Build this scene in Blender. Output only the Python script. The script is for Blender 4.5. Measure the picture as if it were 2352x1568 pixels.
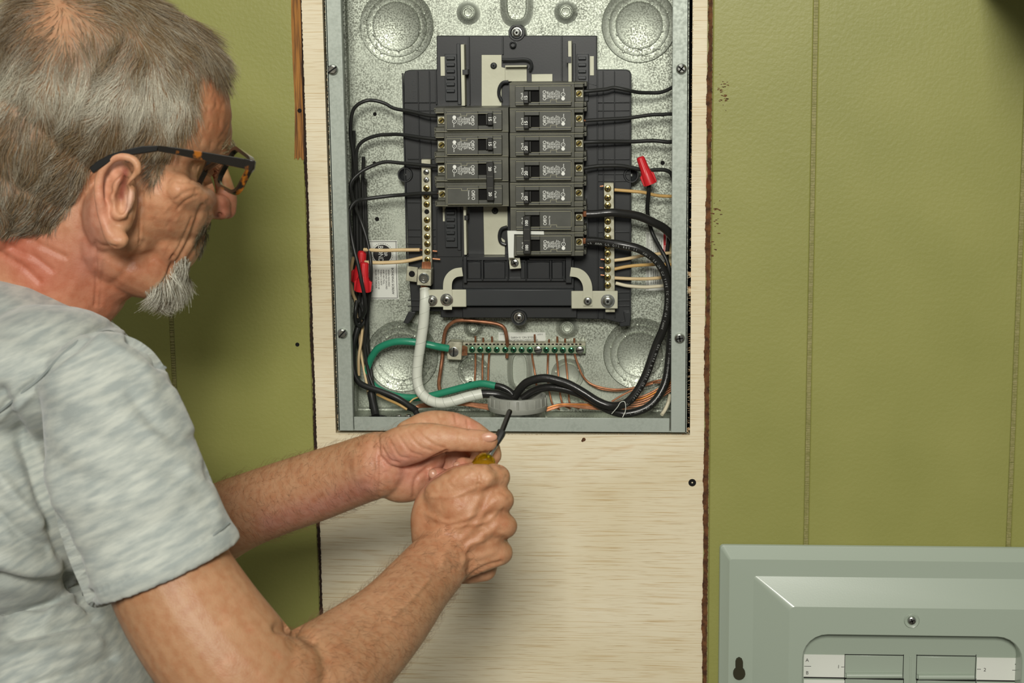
import bpy, bmesh, math, random
import numpy as np
from mathutils import Vector, Matrix, noise as mnoise
random.seed(7); np.random.seed(7)
for o in list(bpy.data.objects): bpy.data.objects.remove(o, do_unlink=True)
scene = bpy.context.scene
COL = scene.collection

# ------------------------------------------------------------------ camera
F = 4000.0; CX, CY = 1176.0, 784.0
yc = Vector((304, 741, -F)).normalized()
dn = Vector((274, -21700, -F)); dn = (dn - yc * dn.dot(yc)).normalized()
zc = -dn; xc = yc.cross(zc)
RM = Matrix((xc, yc, zc))                      # camera -> world rotation
def ray(x, y):
    r = RM @ Vector((x - CX, CY - y, -F)); return r / r.y
_r1, _r2 = ray(778, 981), ray(1577, 998)
TD = 0.362 / (_r2.x - _r1.x)
CAM = Vector((-_r1.x * TD, -TD, 1.60))
def W(x, y, Y=0.0):
    return CAM + ray(x, y) * (Y + TD)
def S(Y):                                      # metres for one photograph pixel at depth Y
    return (W(1177, 500, Y) - W(1176, 500, Y)).x
cd = bpy.data.cameras.new('camera'); cam = bpy.data.objects.new('camera', cd); COL.objects.link(cam)
cd.sensor_width = 36; cd.lens = F / 2352 * 36; cd.clip_start = 0.05
cam.matrix_world = Matrix.Translation(CAM) @ RM.to_4x4()
cd.dof.use_dof = True; cd.dof.focus_distance = 1.80; cd.dof.aperture_fstop = 20
scene.camera = cam

# ------------------------------------------------------------------ light
w = bpy.data.worlds.new('world'); scene.world = w; w.use_nodes = True
bg = w.node_tree.nodes['Background']; bg.inputs[0].default_value = (1.0, 0.985, 0.93, 1); bg.inputs[1].default_value = 0.15
def area(name, loc, target, sx, sy, power, col=(1, 1, 1)):
    d = bpy.data.lights.new(name, 'AREA'); d.shape = 'RECTANGLE'; d.size = sx; d.size_y = sy; d.energy = power; d.color = col
    o = bpy.data.objects.new(name, d); COL.objects.link(o); o.location = loc
    o.rotation_euler = (Vector(target) - Vector(loc)).to_track_quat('-Z', 'Y').to_euler(); return o
area('key_softbox', (0.30, -2.80, 2.32), (0.12, -0.05, 1.35), 0.5, 0.5, 62, (1.0, 0.97, 0.89))
area('ceiling_softbox', (0.1, -0.95, 2.75), (0.1, -0.1, 1.3), 1.1, 0.5, 4.5, (1.0, 0.98, 0.92))
vs = scene.view_settings; vs.view_transform = 'Standard'; vs.look = 'None'; vs.gamma = 1; vs.exposure = 0.0; vs.use_curve_mapping = False

# ------------------------------------------------------------------ helpers
def lin(c):
    return tuple(((v / 255) / 12.92 if v <= 10 else (((v / 255) + 0.055) / 1.055) ** 2.4) for v in c) + (1.0,)
def mat(name, col, rough=0.5, metal=0.0, col2=None, nscale=40, bump=0.0, bscale=200, stretch=None, spec=0.5, ramp=(0.35, 0.65),
        detail=4, attr=None, trans=0, sss=0, coat=0, rough2=None, alpha=None, ior=1.45, bdist=0.001):
    m = bpy.data.materials.new(name); m.use_nodes = True; nt = m.node_tree; N = nt.nodes; L = nt.links
    b = N['Principled BSDF']
    b.inputs['Base Color'].default_value = lin(col); b.inputs['Roughness'].default_value = rough; b.inputs['Metallic'].default_value = metal
    b.inputs['Specular IOR Level'].default_value = spec; b.inputs['IOR'].default_value = ior
    if trans: b.inputs['Transmission Weight'].default_value = trans
    if coat: b.inputs['Coat Weight'].default_value = coat; b.inputs['Coat Roughness'].default_value = 0.15
    if sss:
        b.inputs['Subsurface Weight'].default_value = sss; b.inputs['Subsurface Radius'].default_value = (1, .35, .2); b.inputs['Subsurface Scale'].default_value = 0.006
    tc = N.new('ShaderNodeTexCoord'); mp = N.new('ShaderNodeMapping'); L.new(tc.outputs['Object'], mp.inputs[0])
    if stretch: mp.inputs['Scale'].default_value = stretch
    colout = None
    if attr:
        a = N.new('ShaderNodeVertexColor'); a.layer_name = attr; colout = a.outputs[0]
    if col2:
        n = N.new('ShaderNodeTexNoise'); n.inputs['Scale'].default_value = nscale; n.inputs['Detail'].default_value = detail; L.new(mp.outputs[0], n.inputs['Vector'])
        r = N.new('ShaderNodeValToRGB'); r.color_ramp.elements[0].position = ramp[0]; r.color_ramp.elements[1].position = ramp[1]
        L.new(n.outputs[0], r.inputs[0])
        if attr:
            r.color_ramp.elements[0].color = (1, 1, 1, 1); r.color_ramp.elements[1].color = lin(col2)
            mx = N.new('ShaderNodeMixRGB'); mx.blend_type = 'MULTIPLY'; mx.inputs[0].default_value = 1; L.new(colout, mx.inputs[1]); L.new(r.outputs[0], mx.inputs[2]); colout = mx.outputs[0]
        else:
            r.color_ramp.elements[0].color = lin(col); r.color_ramp.elements[1].color = lin(col2); colout = r.outputs[0]
        if rough2 is not None:
            mr = N.new('ShaderNodeMapRange'); mr.inputs[3].default_value = rough; mr.inputs[4].default_value = rough2; mr.inputs[1].default_value = ramp[0]; mr.inputs[2].default_value = ramp[1]
            L.new(n.outputs[0], mr.inputs[0]); L.new(mr.outputs[0], b.inputs['Roughness'])
    if colout: L.new(colout, b.inputs['Base Color'])
    if bump:
        n2 = N.new('ShaderNodeTexNoise'); n2.inputs['Scale'].default_value = bscale; n2.inputs['Detail'].default_value = 3; L.new(mp.outputs[0], n2.inputs['Vector'])
        bp = N.new('ShaderNodeBump'); bp.inputs['Strength'].default_value = bump; bp.inputs['Distance'].default_value = bdist
        L.new(n2.outputs[0], bp.inputs['Height']); L.new(bp.outputs[0], b.inputs['Normal'])
    return m

class MB:
    def __init__(s): s.v = []; s.f = []
    def add(s, vs, fs):
        k = len(s.v); s.v += [tuple(p) for p in vs]; s.f += [tuple(i + k for i in f) for f in fs]; return s
    def box(s, x0, x1, y0, y1, z0, z1):
        x0, x1 = sorted((x0, x1)); y0, y1 = sorted((y0, y1)); z0, z1 = sorted((z0, z1))
        return s.add([(x0,y0,z0),(x1,y0,z0),(x1,y1,z0),(x0,y1,z0),(x0,y0,z1),(x1,y0,z1),(x1,y1,z1),(x0,y1,z1)],
                     [(0,3,2,1),(4,5,6,7),(0,1,5,4),(1,2,6,5),(2,3,7,6),(3,0,4,7)])
    def pbox(s, x0, y0, x1, y1, Yf, Yb):      # photograph rectangle measured at the front face, given real depths
        xm, ym = (x0+x1)/2, (y0+y1)/2
        return s.box(W(x0,ym,Yf).x, W(x1,ym,Yf).x, Yf, Yb, W(xm,y1,Yf).z, W(xm,y0,Yf).z)
    def prism(s, pts, y0, y1):                # pts [(x,z)] outline, extruded along Y
        n = len(pts); ar = sum(pts[i][0]*pts[(i+1)%n][1]-pts[(i+1)%n][0]*pts[i][1] for i in range(n))
        if ar < 0: pts = pts[::-1]
        y0, y1 = sorted((y0, y1))
        v = [(x, y0, z) for x, z in pts] + [(x, y1, z) for x, z in pts]
        return s.add(v, [tuple(range(n)), tuple(range(2*n-1, n-1, -1))] + [(i, i+n, (i+1)%n+n, (i+1)%n) for i in range(n)])
    def pprism(s, pp, Yf, Yb):
        return s.prism([(W(x, y, Yf).x, W(x, y, Yf).z) for x, y in pp], Yf, Yb)
    def frame(s, o, i, y0, y1):               # o, i = (x0,x1,z0,z1)
        def c(r, y): x0,x1,z0,z1 = r; return [(x0,y,z0),(x1,y,z0),(x1,y,z1),(x0,y,z1)]
        v = c(o,y0)+c(i,y0)+c(o,y1)+c(i,y1); f = []
        for k in range(4):
            j = (k+1)%4
            f += [(k,j,4+j,4+k), (8+j,8+k,12+k,12+j), (k,8+k,8+j,j), (4+j,12+j,12+k,4+k)]
        return s.add(v, f)
    def lathe(s, c, prof, n=32, axis='y', sx=1.0):
        # prof [(r, h)], h towards the viewer (-Y) or up (z)
        c = Vector(c); v = []; f = []
        for r, h in prof:
            for k in range(n):
                a = 2*math.pi*k/n
                if axis == 'y': v.append(c + Vector((r*sx*math.cos(a), -h, r*math.sin(a))))
                else: v.append(c + Vector((r*math.cos(a), r*math.sin(a), h)))
        m = len(prof)
        for i in range(m-1):
            for k in range(n):
                j = (k+1)%n; q = (i*n+k, i*n+j, (i+1)*n+j, (i+1)*n+k)
                f.append(q[::-1] if axis == 'y' else q[::-1])
        f.append(tuple(range((m-1)*n, m*n)) if prof[-1][0] > 1e-6 else tuple(range((m-1)*n, m*n)))
        return s.add(v, f)
    def tube(s, pts, r, n=10, cap=True, flat=None):
        P = [Vector(p) for p in pts]; m = len(P)
        R = r if hasattr(r, '__len__') else [r]*m
        T = [(P[min(i+1,m-1)]-P[max(i-1,0)]).normalized() for i in range(m)]
        u = T[0].orthogonal().normalized(); v = []; f = []
        for i in range(m):
            u = (u - T[i]*u.dot(T[i])).normalized(); q = T[i].cross(u)
            for k in range(n):
                a = 2*math.pi*k/n; v.append(P[i] + (u*math.cos(a) + q*math.sin(a))*R[i])
        for i in range(m-1):
            for k in range(n):
                j = (k+1)%n; f.append((i*n+k, i*n+j, (i+1)*n+j, (i+1)*n+k))
        if cap: f.append(tuple(range(n))[::-1]); f.append(tuple(range((m-1)*n, m*n)))
        return s.add(v, f)
    def cyl(s, a, b, r, n=20, r2=None):
        return s.tube([a, b], [r, r if r2 is None else r2], n)

ORG = {}
def wloc(o):
    return Vector(ORG.get(o.name, (0, 0, 0))) if o else Vector((0, 0, 0))
def obj(name, mb, m, parent=None, local=False, smooth=35, bevel=0.0, seg=2, origin=None):
    me = bpy.data.meshes.new(name)
    if origin is None: origin = (0, 0, 0) if (local or parent) else (mb.v[0] if mb.v else (0, 0, 0))
    L = Vector((0, 0, 0)) if local else (wloc(parent) if parent else Vector(origin))
    me.from_pydata([tuple(Vector(p) - L) for p in mb.v], [], mb.f); me.update()
    if smooth:
        me.polygons.foreach_set('use_smooth', [True]*len(me.polygons))
        try: me.set_sharp_from_angle(angle=math.radians(smooth))
        except Exception: pass
    if isinstance(m, (list, tuple)):
        for q in m: me.materials.append(q)
    else: me.materials.append(m)
    o = bpy.data.objects.new(name, me); COL.objects.link(o)
    if parent: o.parent = parent; ORG[o.name] = tuple(wloc(parent))
    else: o.location = L; ORG[o.name] = tuple(L)
    if bevel:
        b = o.modifiers.new('edge', 'BEVEL'); b.width = bevel; b.segments = seg; b.limit_method = 'ANGLE'; b.angle_limit = math.radians(40); b.harden_normals = False
    return o
def multi(name, mbs, m, parent, **k):
    return [obj(name, q, m, parent, **k) for q in mbs]
def tag(o, label=None, cat=None, group=None, kind=None):
    if label: o['label'] = label
    if cat: o['category'] = cat
    if group: o['group'] = group
    if kind: o['kind'] = kind
    return o
def thing(name, loc, label, cat, group=None):
    o = bpy.data.objects.new(name, None); COL.objects.link(o); o.location = loc; o.empty_display_size = 0.02
    ORG[o.name] = tuple(loc); return tag(o, label, cat, group)
def spline(pts, sub=6):
    P = [np.array(p, float) for p in pts]; P = [2*P[0]-P[1]] + P + [2*P[-1]-P[-2]]; out = []
    for i in range(1, len(P)-2):
        for k in range(sub):
            t = k/sub; a, b, c, d = P[i-1], P[i], P[i+1], P[i+2]
            out.append(0.5*((2*b)+(-a+c)*t+(2*a-5*b+4*c-d)*t*t+(-a+3*b-3*c+d)*t**3))
    out.append(P[-2]); return out
def pw(pts, sub=6):                            # [(x,y,Y)] photograph points with real depth -> smooth world path
    return [Vector(p) for p in spline([tuple(W(*p)) for p in pts], sub)]
def text(body, size, m, loc, rot, parent, name='lettering', align='CENTER', bold=0.0, wx=1.0, space=1.0, local=True):
    cu = bpy.data.curves.new(name, 'FONT'); cu.body = body; cu.size = size; cu.align_x = align; cu.align_y = 'CENTER'
    cu.extrude = 0.00004; cu.offset = bold; cu.resolution_u = 3 if len(body) < 6 else 2; cu.space_line = space
    cu.materials.append(m)
    o = bpy.data.objects.new(name, cu); COL.objects.link(o); o.parent = parent
    o.location = loc if local else Vector(loc) - wloc(parent)
    o.rotation_euler = rot; o.scale = (wx, 1, 1); return o
R90 = math.pi/2
def trot(deg=0):                               # text standing on the wall plane, turned by deg (ccw as seen)
    return (Matrix.Rotation(R90, 3, 'X') @ Matrix.Rotation(math.radians(deg), 3, 'Z')).to_euler()

# ------------------------------------------------------------------ materials
M = {}
M['green'] = mat('olive_paint', (150,150,84), 0.42, bump=0.25, bscale=260, col2=(143,144,78), nscale=9)
M['groove'] = mat('olive_paint_groove', (132,130,72), 0.55, bump=0.5, bscale=300, col2=(152,146,96), nscale=300)
M['rawwood'] = mat('torn_panel_wood', (165,112,48), 0.7, col2=(92,58,26), nscale=60, stretch=(9,1,0.35), bump=0.6, bscale=120, ramp=(.42,.62))
M['hardboard'] = mat('hardboard_edge', (112,72,38), 0.85, col2=(66,40,20), nscale=160, bump=0.7, bscale=400)
M['dark'] = mat('dark_gap', (14,13,11), 0.9)
M['floor'] = mat('concrete', (120,116,108), 0.8, col2=(100,97,90), nscale=6)
def plywood():
    m = mat('birch_plywood', (230,212,178), 0.55, bump=0.0); nt = m.node_tree; N = nt.nodes; L = nt.links; b = N['Principled BSDF']
    tc = N.new('ShaderNodeTexCoord')
    def nz(scale, st, det=4, dist=0.0):
        mp = N.new('ShaderNodeMapping'); mp.inputs['Scale'].default_value = st; L.new(tc.outputs['Object'], mp.inputs[0])
        n = N.new('ShaderNodeTexNoise'); n.inputs['Scale'].default_value = scale; n.inputs['Detail'].default_value = det; n.inputs['Distortion'].default_value = dist
        L.new(mp.outputs[0], n.inputs['Vector']); return n
    def ramp(n, p0, c0, p1, c1):
        r = N.new('ShaderNodeValToRGB'); e = r.color_ramp.elements; e[0].position = p0; e[0].color = c0; e[1].position = p1; e[1].color = c1; L.new(n.outputs[0], r.inputs[0]); return r
    def mul(a, c, f=1):
        x = N.new('ShaderNodeMixRGB'); x.blend_type = 'MULTIPLY'; x.inputs[0].default_value = f; L.new(a, x.inputs[1]); L.new(c, x.inputs[2]); return x.outputs[0]
    base = ramp(nz(5, (1, 1, 2.2), 3, 0.6), .3, lin((224,211,177)), .7, lin((236,226,198)))
    fine = ramp(nz(60, (0.25, 1, 12), 3, 0.2), .52, (1,1,1,1), .74, lin((224,206,178)))
    pore = ramp(nz(150, (0.20, 1, 13), 3, .3), .60, (1,1,1,1), .72, lin((196,174,140)))
    st = ramp(nz(7, (0.8, 1, 1.6), 3, 1.2), .66, (1,1,1,1), .82, lin((222,190,150)))
    o = mul(mul(mul(base.outputs[0], fine.outputs[0]), pore.outputs[0]), st.outputs[0])
    L.new(o, b.inputs['Base Color'])
    bp = N.new('ShaderNodeBump'); bp.inputs['Strength'].default_value = 0.15; bp.inputs['Distance'].default_value = 0.0006
    L.new(pore.outputs[0], bp.inputs['Height']); L.new(bp.outputs[0], b.inputs['Normal']); return m
M['ply'] = plywood()
M['plyedge'] = mat('plywood_splinters', (225,205,165), 0.8, col2=(150,110,70), nscale=300)
def galv(name, c1, c2, metal=.62, r1=.42, r2=.60, sc=620):
    m = mat(name, c1, r1, metal, bump=0.10, bscale=500, bdist=.0004); nt = m.node_tree; N = nt.nodes; L = nt.links; b = N['Principled BSDF']
    tc = N.new('ShaderNodeTexCoord')
    def nz(s_, d):
        n = N.new('ShaderNodeTexNoise'); n.inputs['Scale'].default_value = s_; n.inputs['Detail'].default_value = d; L.new(tc.outputs['Object'], n.inputs['Vector']); return n
    n1, n2, n3 = nz(sc, 5), nz(9, 3), nz(35, 4)
    r = N.new('ShaderNodeValToRGB'); r.color_ramp.elements[0].position = .40; r.color_ramp.elements[1].position = .62
    r.color_ramp.elements[0].color = lin(c2); r.color_ramp.elements[1].color = lin(c1); L.new(n1.outputs[0], r.inputs[0])
    r2_ = N.new('ShaderNodeValToRGB'); r2_.color_ramp.elements[0].position = .45; r2_.color_ramp.elements[1].position = .62
    r2_.color_ramp.elements[0].color = (0,0,0,1); r2_.color_ramp.elements[1].color = (.8,.8,.8,1)
    ad = N.new('ShaderNodeMath'); ad.operation = 'MULTIPLY_ADD'; ad.inputs[1].default_value = .6; L.new(n2.outputs[0], ad.inputs[0])
    m3 = N.new('ShaderNodeMath'); m3.operation = 'MULTIPLY'; m3.inputs[1].default_value = .4; L.new(n3.outputs[0], m3.inputs[0]); L.new(m3.outputs[0], ad.inputs[2])
    L.new(ad.outputs[0], r2_.inputs[0])
    mx = N.new('ShaderNodeMixRGB'); L.new(r2_.outputs[0], mx.inputs[0]); L.new(r.outputs[0], mx.inputs[1]); mx.inputs[2].default_value = lin(c1)
    L.new(mx.outputs[0], b.inputs['Base Color'])
    mr = N.new('ShaderNodeMapRange'); mr.inputs[1].default_value=.35; mr.inputs[2].default_value=.65; mr.inputs[3].default_value = r2; mr.inputs[4].default_value = r1; L.new(n1.outputs[0], mr.inputs[0]); L.new(mr.outputs[0], b.inputs['Roughness'])
    return m
M['galv'] = galv('galvanized_steel', (190,197,182), (124,128,116))
M['flange'] = galv('flange_steel', (172,180,170), (158,166,156), .3, .42, .55, 300)
M['cover'] = mat('gray_green_enamel', (164,176,160), 0.34, 0.0, bump=0.06, bscale=700, spec=0.6, coat=0.3, bdist=.0004)
M['label'] = mat('label_white', (225,228,218), 0.45)
M['print'] = mat('label_print', (30,28,26), 0.6)
M['red_ink'] = mat('red_ink', (190,28,34), 0.5)
M['plastic'] = mat('black_plastic', (38,40,41), 0.36, bump=0.015, bscale=500, col2=(44,46,46), nscale=20)
M['plastic2'] = mat('dark_gray_plastic', (52,55,56), 0.36, col2=(46,49,50), nscale=12)
M['breaker'] = mat('breaker_bakelite', (92,92,79), 0.42, col2=(74,74,63), nscale=60, bump=0.02, bscale=700)
M['breaker2'] = mat('breaker_label_face', (80,81,74), 0.38, col2=(70,71,64), nscale=60, bump=0.02, bscale=700)
M['ridge'] = mat('worn_ridge', (160,158,132), 0.5)
M['toggle'] = mat('toggle_black', (36,36,32), 0.35)
M['white_ink'] = mat('white_ink', (232,234,226), 0.5)
M['tin'] = mat('tin_plated_bus', (200,200,178), 0.5, 0.2, col2=(184,184,162), nscale=18, bump=.05, bscale=300)
M['alum'] = mat('aluminium_bar', (192,190,168), 0.48, 0.5, col2=(154,152,130), nscale=160, bump=.15, bscale=600, bdist=.0003)
M['greenbar'] = mat('ground_bar_alloy', (176,190,160), 0.35, 0.6, col2=(128,146,118), nscale=120, bump=.15, bscale=500)
M['brass'] = mat('brass_screw', (206,190,120), 0.22, 0.95, col2=(150,130,70), nscale=300)
M['zinc'] = mat('zinc_screw', (205,208,200), 0.22, 0.95, col2=(150,152,146), nscale=200)
M['greenscrew'] = mat('green_screw', (92,170,128), 0.2, 0.85, col2=(36,96,66), nscale=300)
M['insul'] = mat('black_insulation', (40,41,39), 0.40, bump=.05, bscale=300)
M['cable'] = mat('black_cable_jacket', (38,38,36), 0.26, bump=.12, bscale=260)
M['cream'] = mat('cream_insulation', (226,204,160), 0.35, col2=(212,184,136), nscale=30)
M['tan'] = mat('tan_insulation', (212,176,112), 0.35, col2=(196,158,96), nscale=30)
M['ivory'] = mat('ivory_insulation', (226,218,190), 0.35)
M['tapewhite'] = mat('white_tape', (218,222,208), 0.38, bump=.2, bscale=120)
M['tapegreen'] = mat('green_tape', (46,140,108), 0.30, bump=.2, bscale=160)
M['copper'] = mat('bare_copper', (206,146,108), 0.36, 0.55, col2=(160,106,74), nscale=90)
M['copperdull'] = mat('dull_copper', (180,124,92), 0.40, 0.5, col2=(136,92,66), nscale=90)
M['red'] = mat('red_wire_nut', (205,38,44), 0.36, bump=.05)
M['bush'] = mat('gray_bushing', (158,160,150), 0.45, col2=(146,148,138), nscale=60, bump=.15, bscale=900, bdist=.0003)

# ================================================================== ROOM
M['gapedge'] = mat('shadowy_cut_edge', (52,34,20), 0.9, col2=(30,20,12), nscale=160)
BX0, BX1 = 0.0, 0.362                       # enclosure outer sides
ZB = W(1177, 990, 0).z                      # enclosure bottom
ZT = ZB + 0.56
flo = obj('floor', MB().box(-2.5, 3, -3, 0.3, -0.05, 0), M['floor']); tag(flo, kind='structure')
wall = bpy.data.objects.new('wall_back', None); COL.objects.link(wall); tag(wall, kind='structure'); ORG['wall_back'] = (0,0,0)
obj('cavity', MB().box(-2.5, 3, 0.125, 0.135, 0, 2.6), M['dark'], wall)
for sx in (BX0-.03, BX1+.012): obj('stud', MB().box(sx, sx+.018, .0121, .125, 0, 2.6), M['dark'], wall)
PLX0, PLX1 = W(712, 700, 0).x, W(1630, 700, 0).x
multi('backing', [MB().box(-2.5, PLX0+.0010, .0017, .012, 0, 2.6), MB().box(PLX1-.0044, 3, .0017, .012, 0, 2.6)], M['groove'], wall)
gx = [W(394, 760).x - .41, W(394, 760).x - .205, W(394, 760).x, W(1863, 630).x, W(2331, 900).x, W(2331, 900).x + .10, W(2331,900).x+.31]
edges = [-2.5] + gx + [3.0]
GH = 0.0021
def panel(x0, x1):
    obj('panel', MB().box(x0+GH, x1-GH, 0.0, 0.004, 0, 2.6), M['green'], wall, bevel=0.0015, seg=2)
for a, b in zip(edges[:-1], edges[1:]):
    if a < PLX0 < b: panel(a, PLX0 + GH - .001); a = None
    if a is None: panel(PLX1 - GH + .001, b); continue
    panel(a, b)
# little ridges left by the paint inside the grooves
mb = MB()
for x in gx[2:5]:
    z = 0.9
    while z < 1.75:
        mb.box(x-GH, x+GH, 0.0011, 0.0065, z, z+random.uniform(.0010,.0022)); z += random.uniform(.0018,.0034)
tag(obj('groove_ridges', mb, M['groove'], wall), kind='stuff')
# torn strip of bare panel wood at the upper left and rough cut edge at the right
tl = [(668,-60),(669,60),(672,140),(674,180),(677,240),(677,300),(676,366),(680,362),(684,368),(690,360),(694,368),(699,366),(693,150),(689,-60)]
obj('torn_strip', MB().pprism(tl, -0.0006, 0.003), M['rawwood'], wall)
def ragged(x0, x1, y0, y1, amp, n, m, Yf, Yb, name='cut_edge'):
    A = []; B = []
    for i in range(n+1):
        t = i/n; y = y0+(y1-y0)*t
        A.append((x0(y)+random.uniform(-amp,amp), y)); B.append((x1(y)+random.uniform(-amp,amp), y))
    v = []; f = []
    for (a, b) in zip(A, B):
        for (x, y) in (a, b):
            v.append(W(x, y, Yf)); 
        for (x, y) in (a, b):
            p = W(x, y, Yf); v.append((p.x, Yb, p.z))
    for i in range(n):
        k = 4*i; f += [(k,k+4,k+5,k+1), (k+2,k+3,k+7,k+6), (k,k+2,k+6,k+4), (k+1,k+5,k+7,k+3)]
    return obj(name, MB().add(v, f), m, wall)
plL = lambda y: 690.5+0.0352*y
plR = lambda y: 1636-0.009*y
ragged(lambda y: plR(y)-9.5+1.5*math.sin(y*.021)+math.sin(y*.13), lambda y: plR(y)+1, -60, 1640, 1.0, 620, M['hardboard'], -.0012, .004)
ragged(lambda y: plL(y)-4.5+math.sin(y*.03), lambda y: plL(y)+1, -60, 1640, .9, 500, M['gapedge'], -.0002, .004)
# plywood board with the cut-out for the enclosure
pl = MB(); ox0, ox1 = PLX0+.0012, PLX1-.0045
pl.frame((ox0, ox1, 0.25, 2.3), (BX0-.0035, BX1+.0035, ZB-.0035, ZT+.004), 0.0015, 0.012)
ply = obj('plywood_board', pl, M['ply']); tag(ply, 'pale birch plywood board with horizontal grain around the open electrical box', 'board')
spl = MB()
def splint(px, py, dx, dy, w=1.4, Y=0.0012):
    a = W(px, py, Y+.001); b = W(px+dx, py+dy, Y-.0012); n = Vector((-(b-a).z, 0, (b-a).x)).normalized()*w*S(0)*.5
    spl.add([a+n, a-n, b, a+Vector((0,.001,0))], [(0,1,2),(0,3,1),(1,3,2),(2,3,0)])
for i in range(420):
    y = random.uniform(0, 1000)
    s = random.random()
    if s < .45: splint(748.5+0.031*y-3.5, y, random.uniform(3,7), random.uniform(-4,3))
    else: splint(1591.5-0.0125*y+3.5, y, -random.uniform(3,7), random.uniform(-4,3))
for i in range(150): splint(random.uniform(785,1580), 999+random.uniform(-6,6)*0+ (random.random()*0), random.uniform(-3,3), -random.uniform(2,5))
for (x, y) in ((1585,628),(1586,632),(1584,665),(1585,670),(1586,662),(1577,990),(1582,985)):
    for k in range(5): splint(x+3, y+random.uniform(-3,3), -random.uniform(9,16), random.uniform(-7,6), 2.2)
tag(obj('splinters', spl, M['plyedge'], ply), kind='stuff')
for (x, y, r) in ((1590,1108,9),):
    c = W(x, y, .0015)
    nail = MB().lathe(c+Vector((0,.001,0)), [(r*S(0)*1.0, -.001),(r*S(0), .0012),(r*S(0)*.75, .0018),(r*S(0)*.3,.0012),(0.00001,.0006)], 16)
    tag(obj('screw', nail, M['dark']), 'black screw head driven into the plywood below the enclosure', 'screw')
hol = MB()
for (x, y, r) in ((1341,1009,4.5),(1338,1012,3)):
    hol.lathe(W(x,y,.0014), [(r*S(0),.0),(r*S(0)*.8,.0004),(0.00001,.0002)], 10)
obj('knot', hol, M['hardboard'], ply)
c = W(683, 791, 0)
obj('nail_hole', MB().lathe(c, [(.0022,.0),(.0020,.0006),(.0013,.0007),(.0009,.0001),(0.00001,.0001)], 12), M['dark'], wall)
obj('nail_hole', MB().lathe(W(688,254,-.001), [(.0022,.0),(.0018,.0005),(0.00001,.0003)], 12), M['dark'], wall)
chips = MB()
for (cx_, cy_, n) in ((1660,210,26),(1643,500,16),(1640,560,8)):
    for k in range(n):
        x = cx_+random.gauss(0,8); y = cy_+random.gauss(0,18); a = W(x,y,-.0001)
        r = random.uniform(.0004,.0012); d = random.uniform(-.6,.6)
        chips.prism([(a.x-r*1.5, a.z-r*.4+d*r),(a.x+r*1.2,a.z-r*.5-d*r),(a.x+r*1.5,a.z+r*.3),(a.x-r,a.z+r*.5)], -.0002, .0002)
tag(obj('paint_chips', chips, M['hardboard'], wall), kind='stuff')
# unseen box added above the upper right corner to cast a soft shadow
x0 = W(2236, 0, 0).x; z0 = W(2350, -46, 0).z
shadow_box = obj('shadow_caster_1', MB().box(x0, x0+.6, -.40, -.0005, z0, z0+.30), M['green'], bevel=.003); tag(shadow_box, kind='structure')

# ================================================================== ENCLOSURE
BK = 0.090                                   # inner face of the back
enc = thing('electrical_enclosure', (0.181, 0.0, ZB), 'open galvanized steel breaker box recessed in the plywood board', 'breaker box')
T = 0.0015; FY = -0.0025
obj('back_plate', MB().box(BX0+T, BX1-T, BK, BK+T, ZB+T, ZT-T), M['galv'], enc)
obj('side_wall', MB().box(BX0, BX0+T, FY, BK+T, ZB, ZT), M['galv'], enc)
obj('side_wall', MB().box(BX1-T, BX1, FY, BK+T, ZB, ZT), M['galv'], enc)
obj('top_wall', MB().box(BX0+T, BX1-T, FY, BK+T, ZT-T, ZT), M['galv'], enc)
bot = obj('bottom_wall', MB().box(BX0+T, BX1-T, FY+T, BK+T, ZB, ZB+T), M['galv'], enc)
obj('corner_fold', MB().tube([(BX0+T+.002,BK-.002,ZB+T),(BX0+T+.002,BK-.002,ZT-T)], .0035, 10), M['galv'], enc)
obj('corner_fold', MB().tube([(BX0+T,BK-.0015,ZB+T+.001),(BX1-T,BK-.0015,ZB+T+.001)], .0025, 10), M['galv'], enc)
FW = W(811,900,FY).x - W(776,900,FY).x
obj('flange', MB().box(BX0, BX0+FW, FY, FY+T, ZB, ZT), M['flange'], enc, bevel=.0006)
obj('flange', MB().box(BX1-FW*1.02, BX1, FY, FY+T, ZB, ZT), M['flange'], enc, bevel=.0006)
obj('flange', MB().box(BX0+FW+.0006, BX1-FW*1.02-.0012, FY+.0004, FY+.0004+T, ZB, ZB+34*S(0)), M['flange'], enc, bevel=.0006)
obj('flange', MB().box(BX0+FW+.0006, BX1-FW*1.02-.0012, FY+.0004, FY+.0004+T, ZT-34*S(0), ZT), M['flange'], enc, bevel=.0006)
# return lip behind the side flange
obj('lip', MB().box(BX0+FW-.0012, BX0+FW, FY+T, FY+T+.008, ZB+T, ZT-T), M['flange'], enc)

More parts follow.
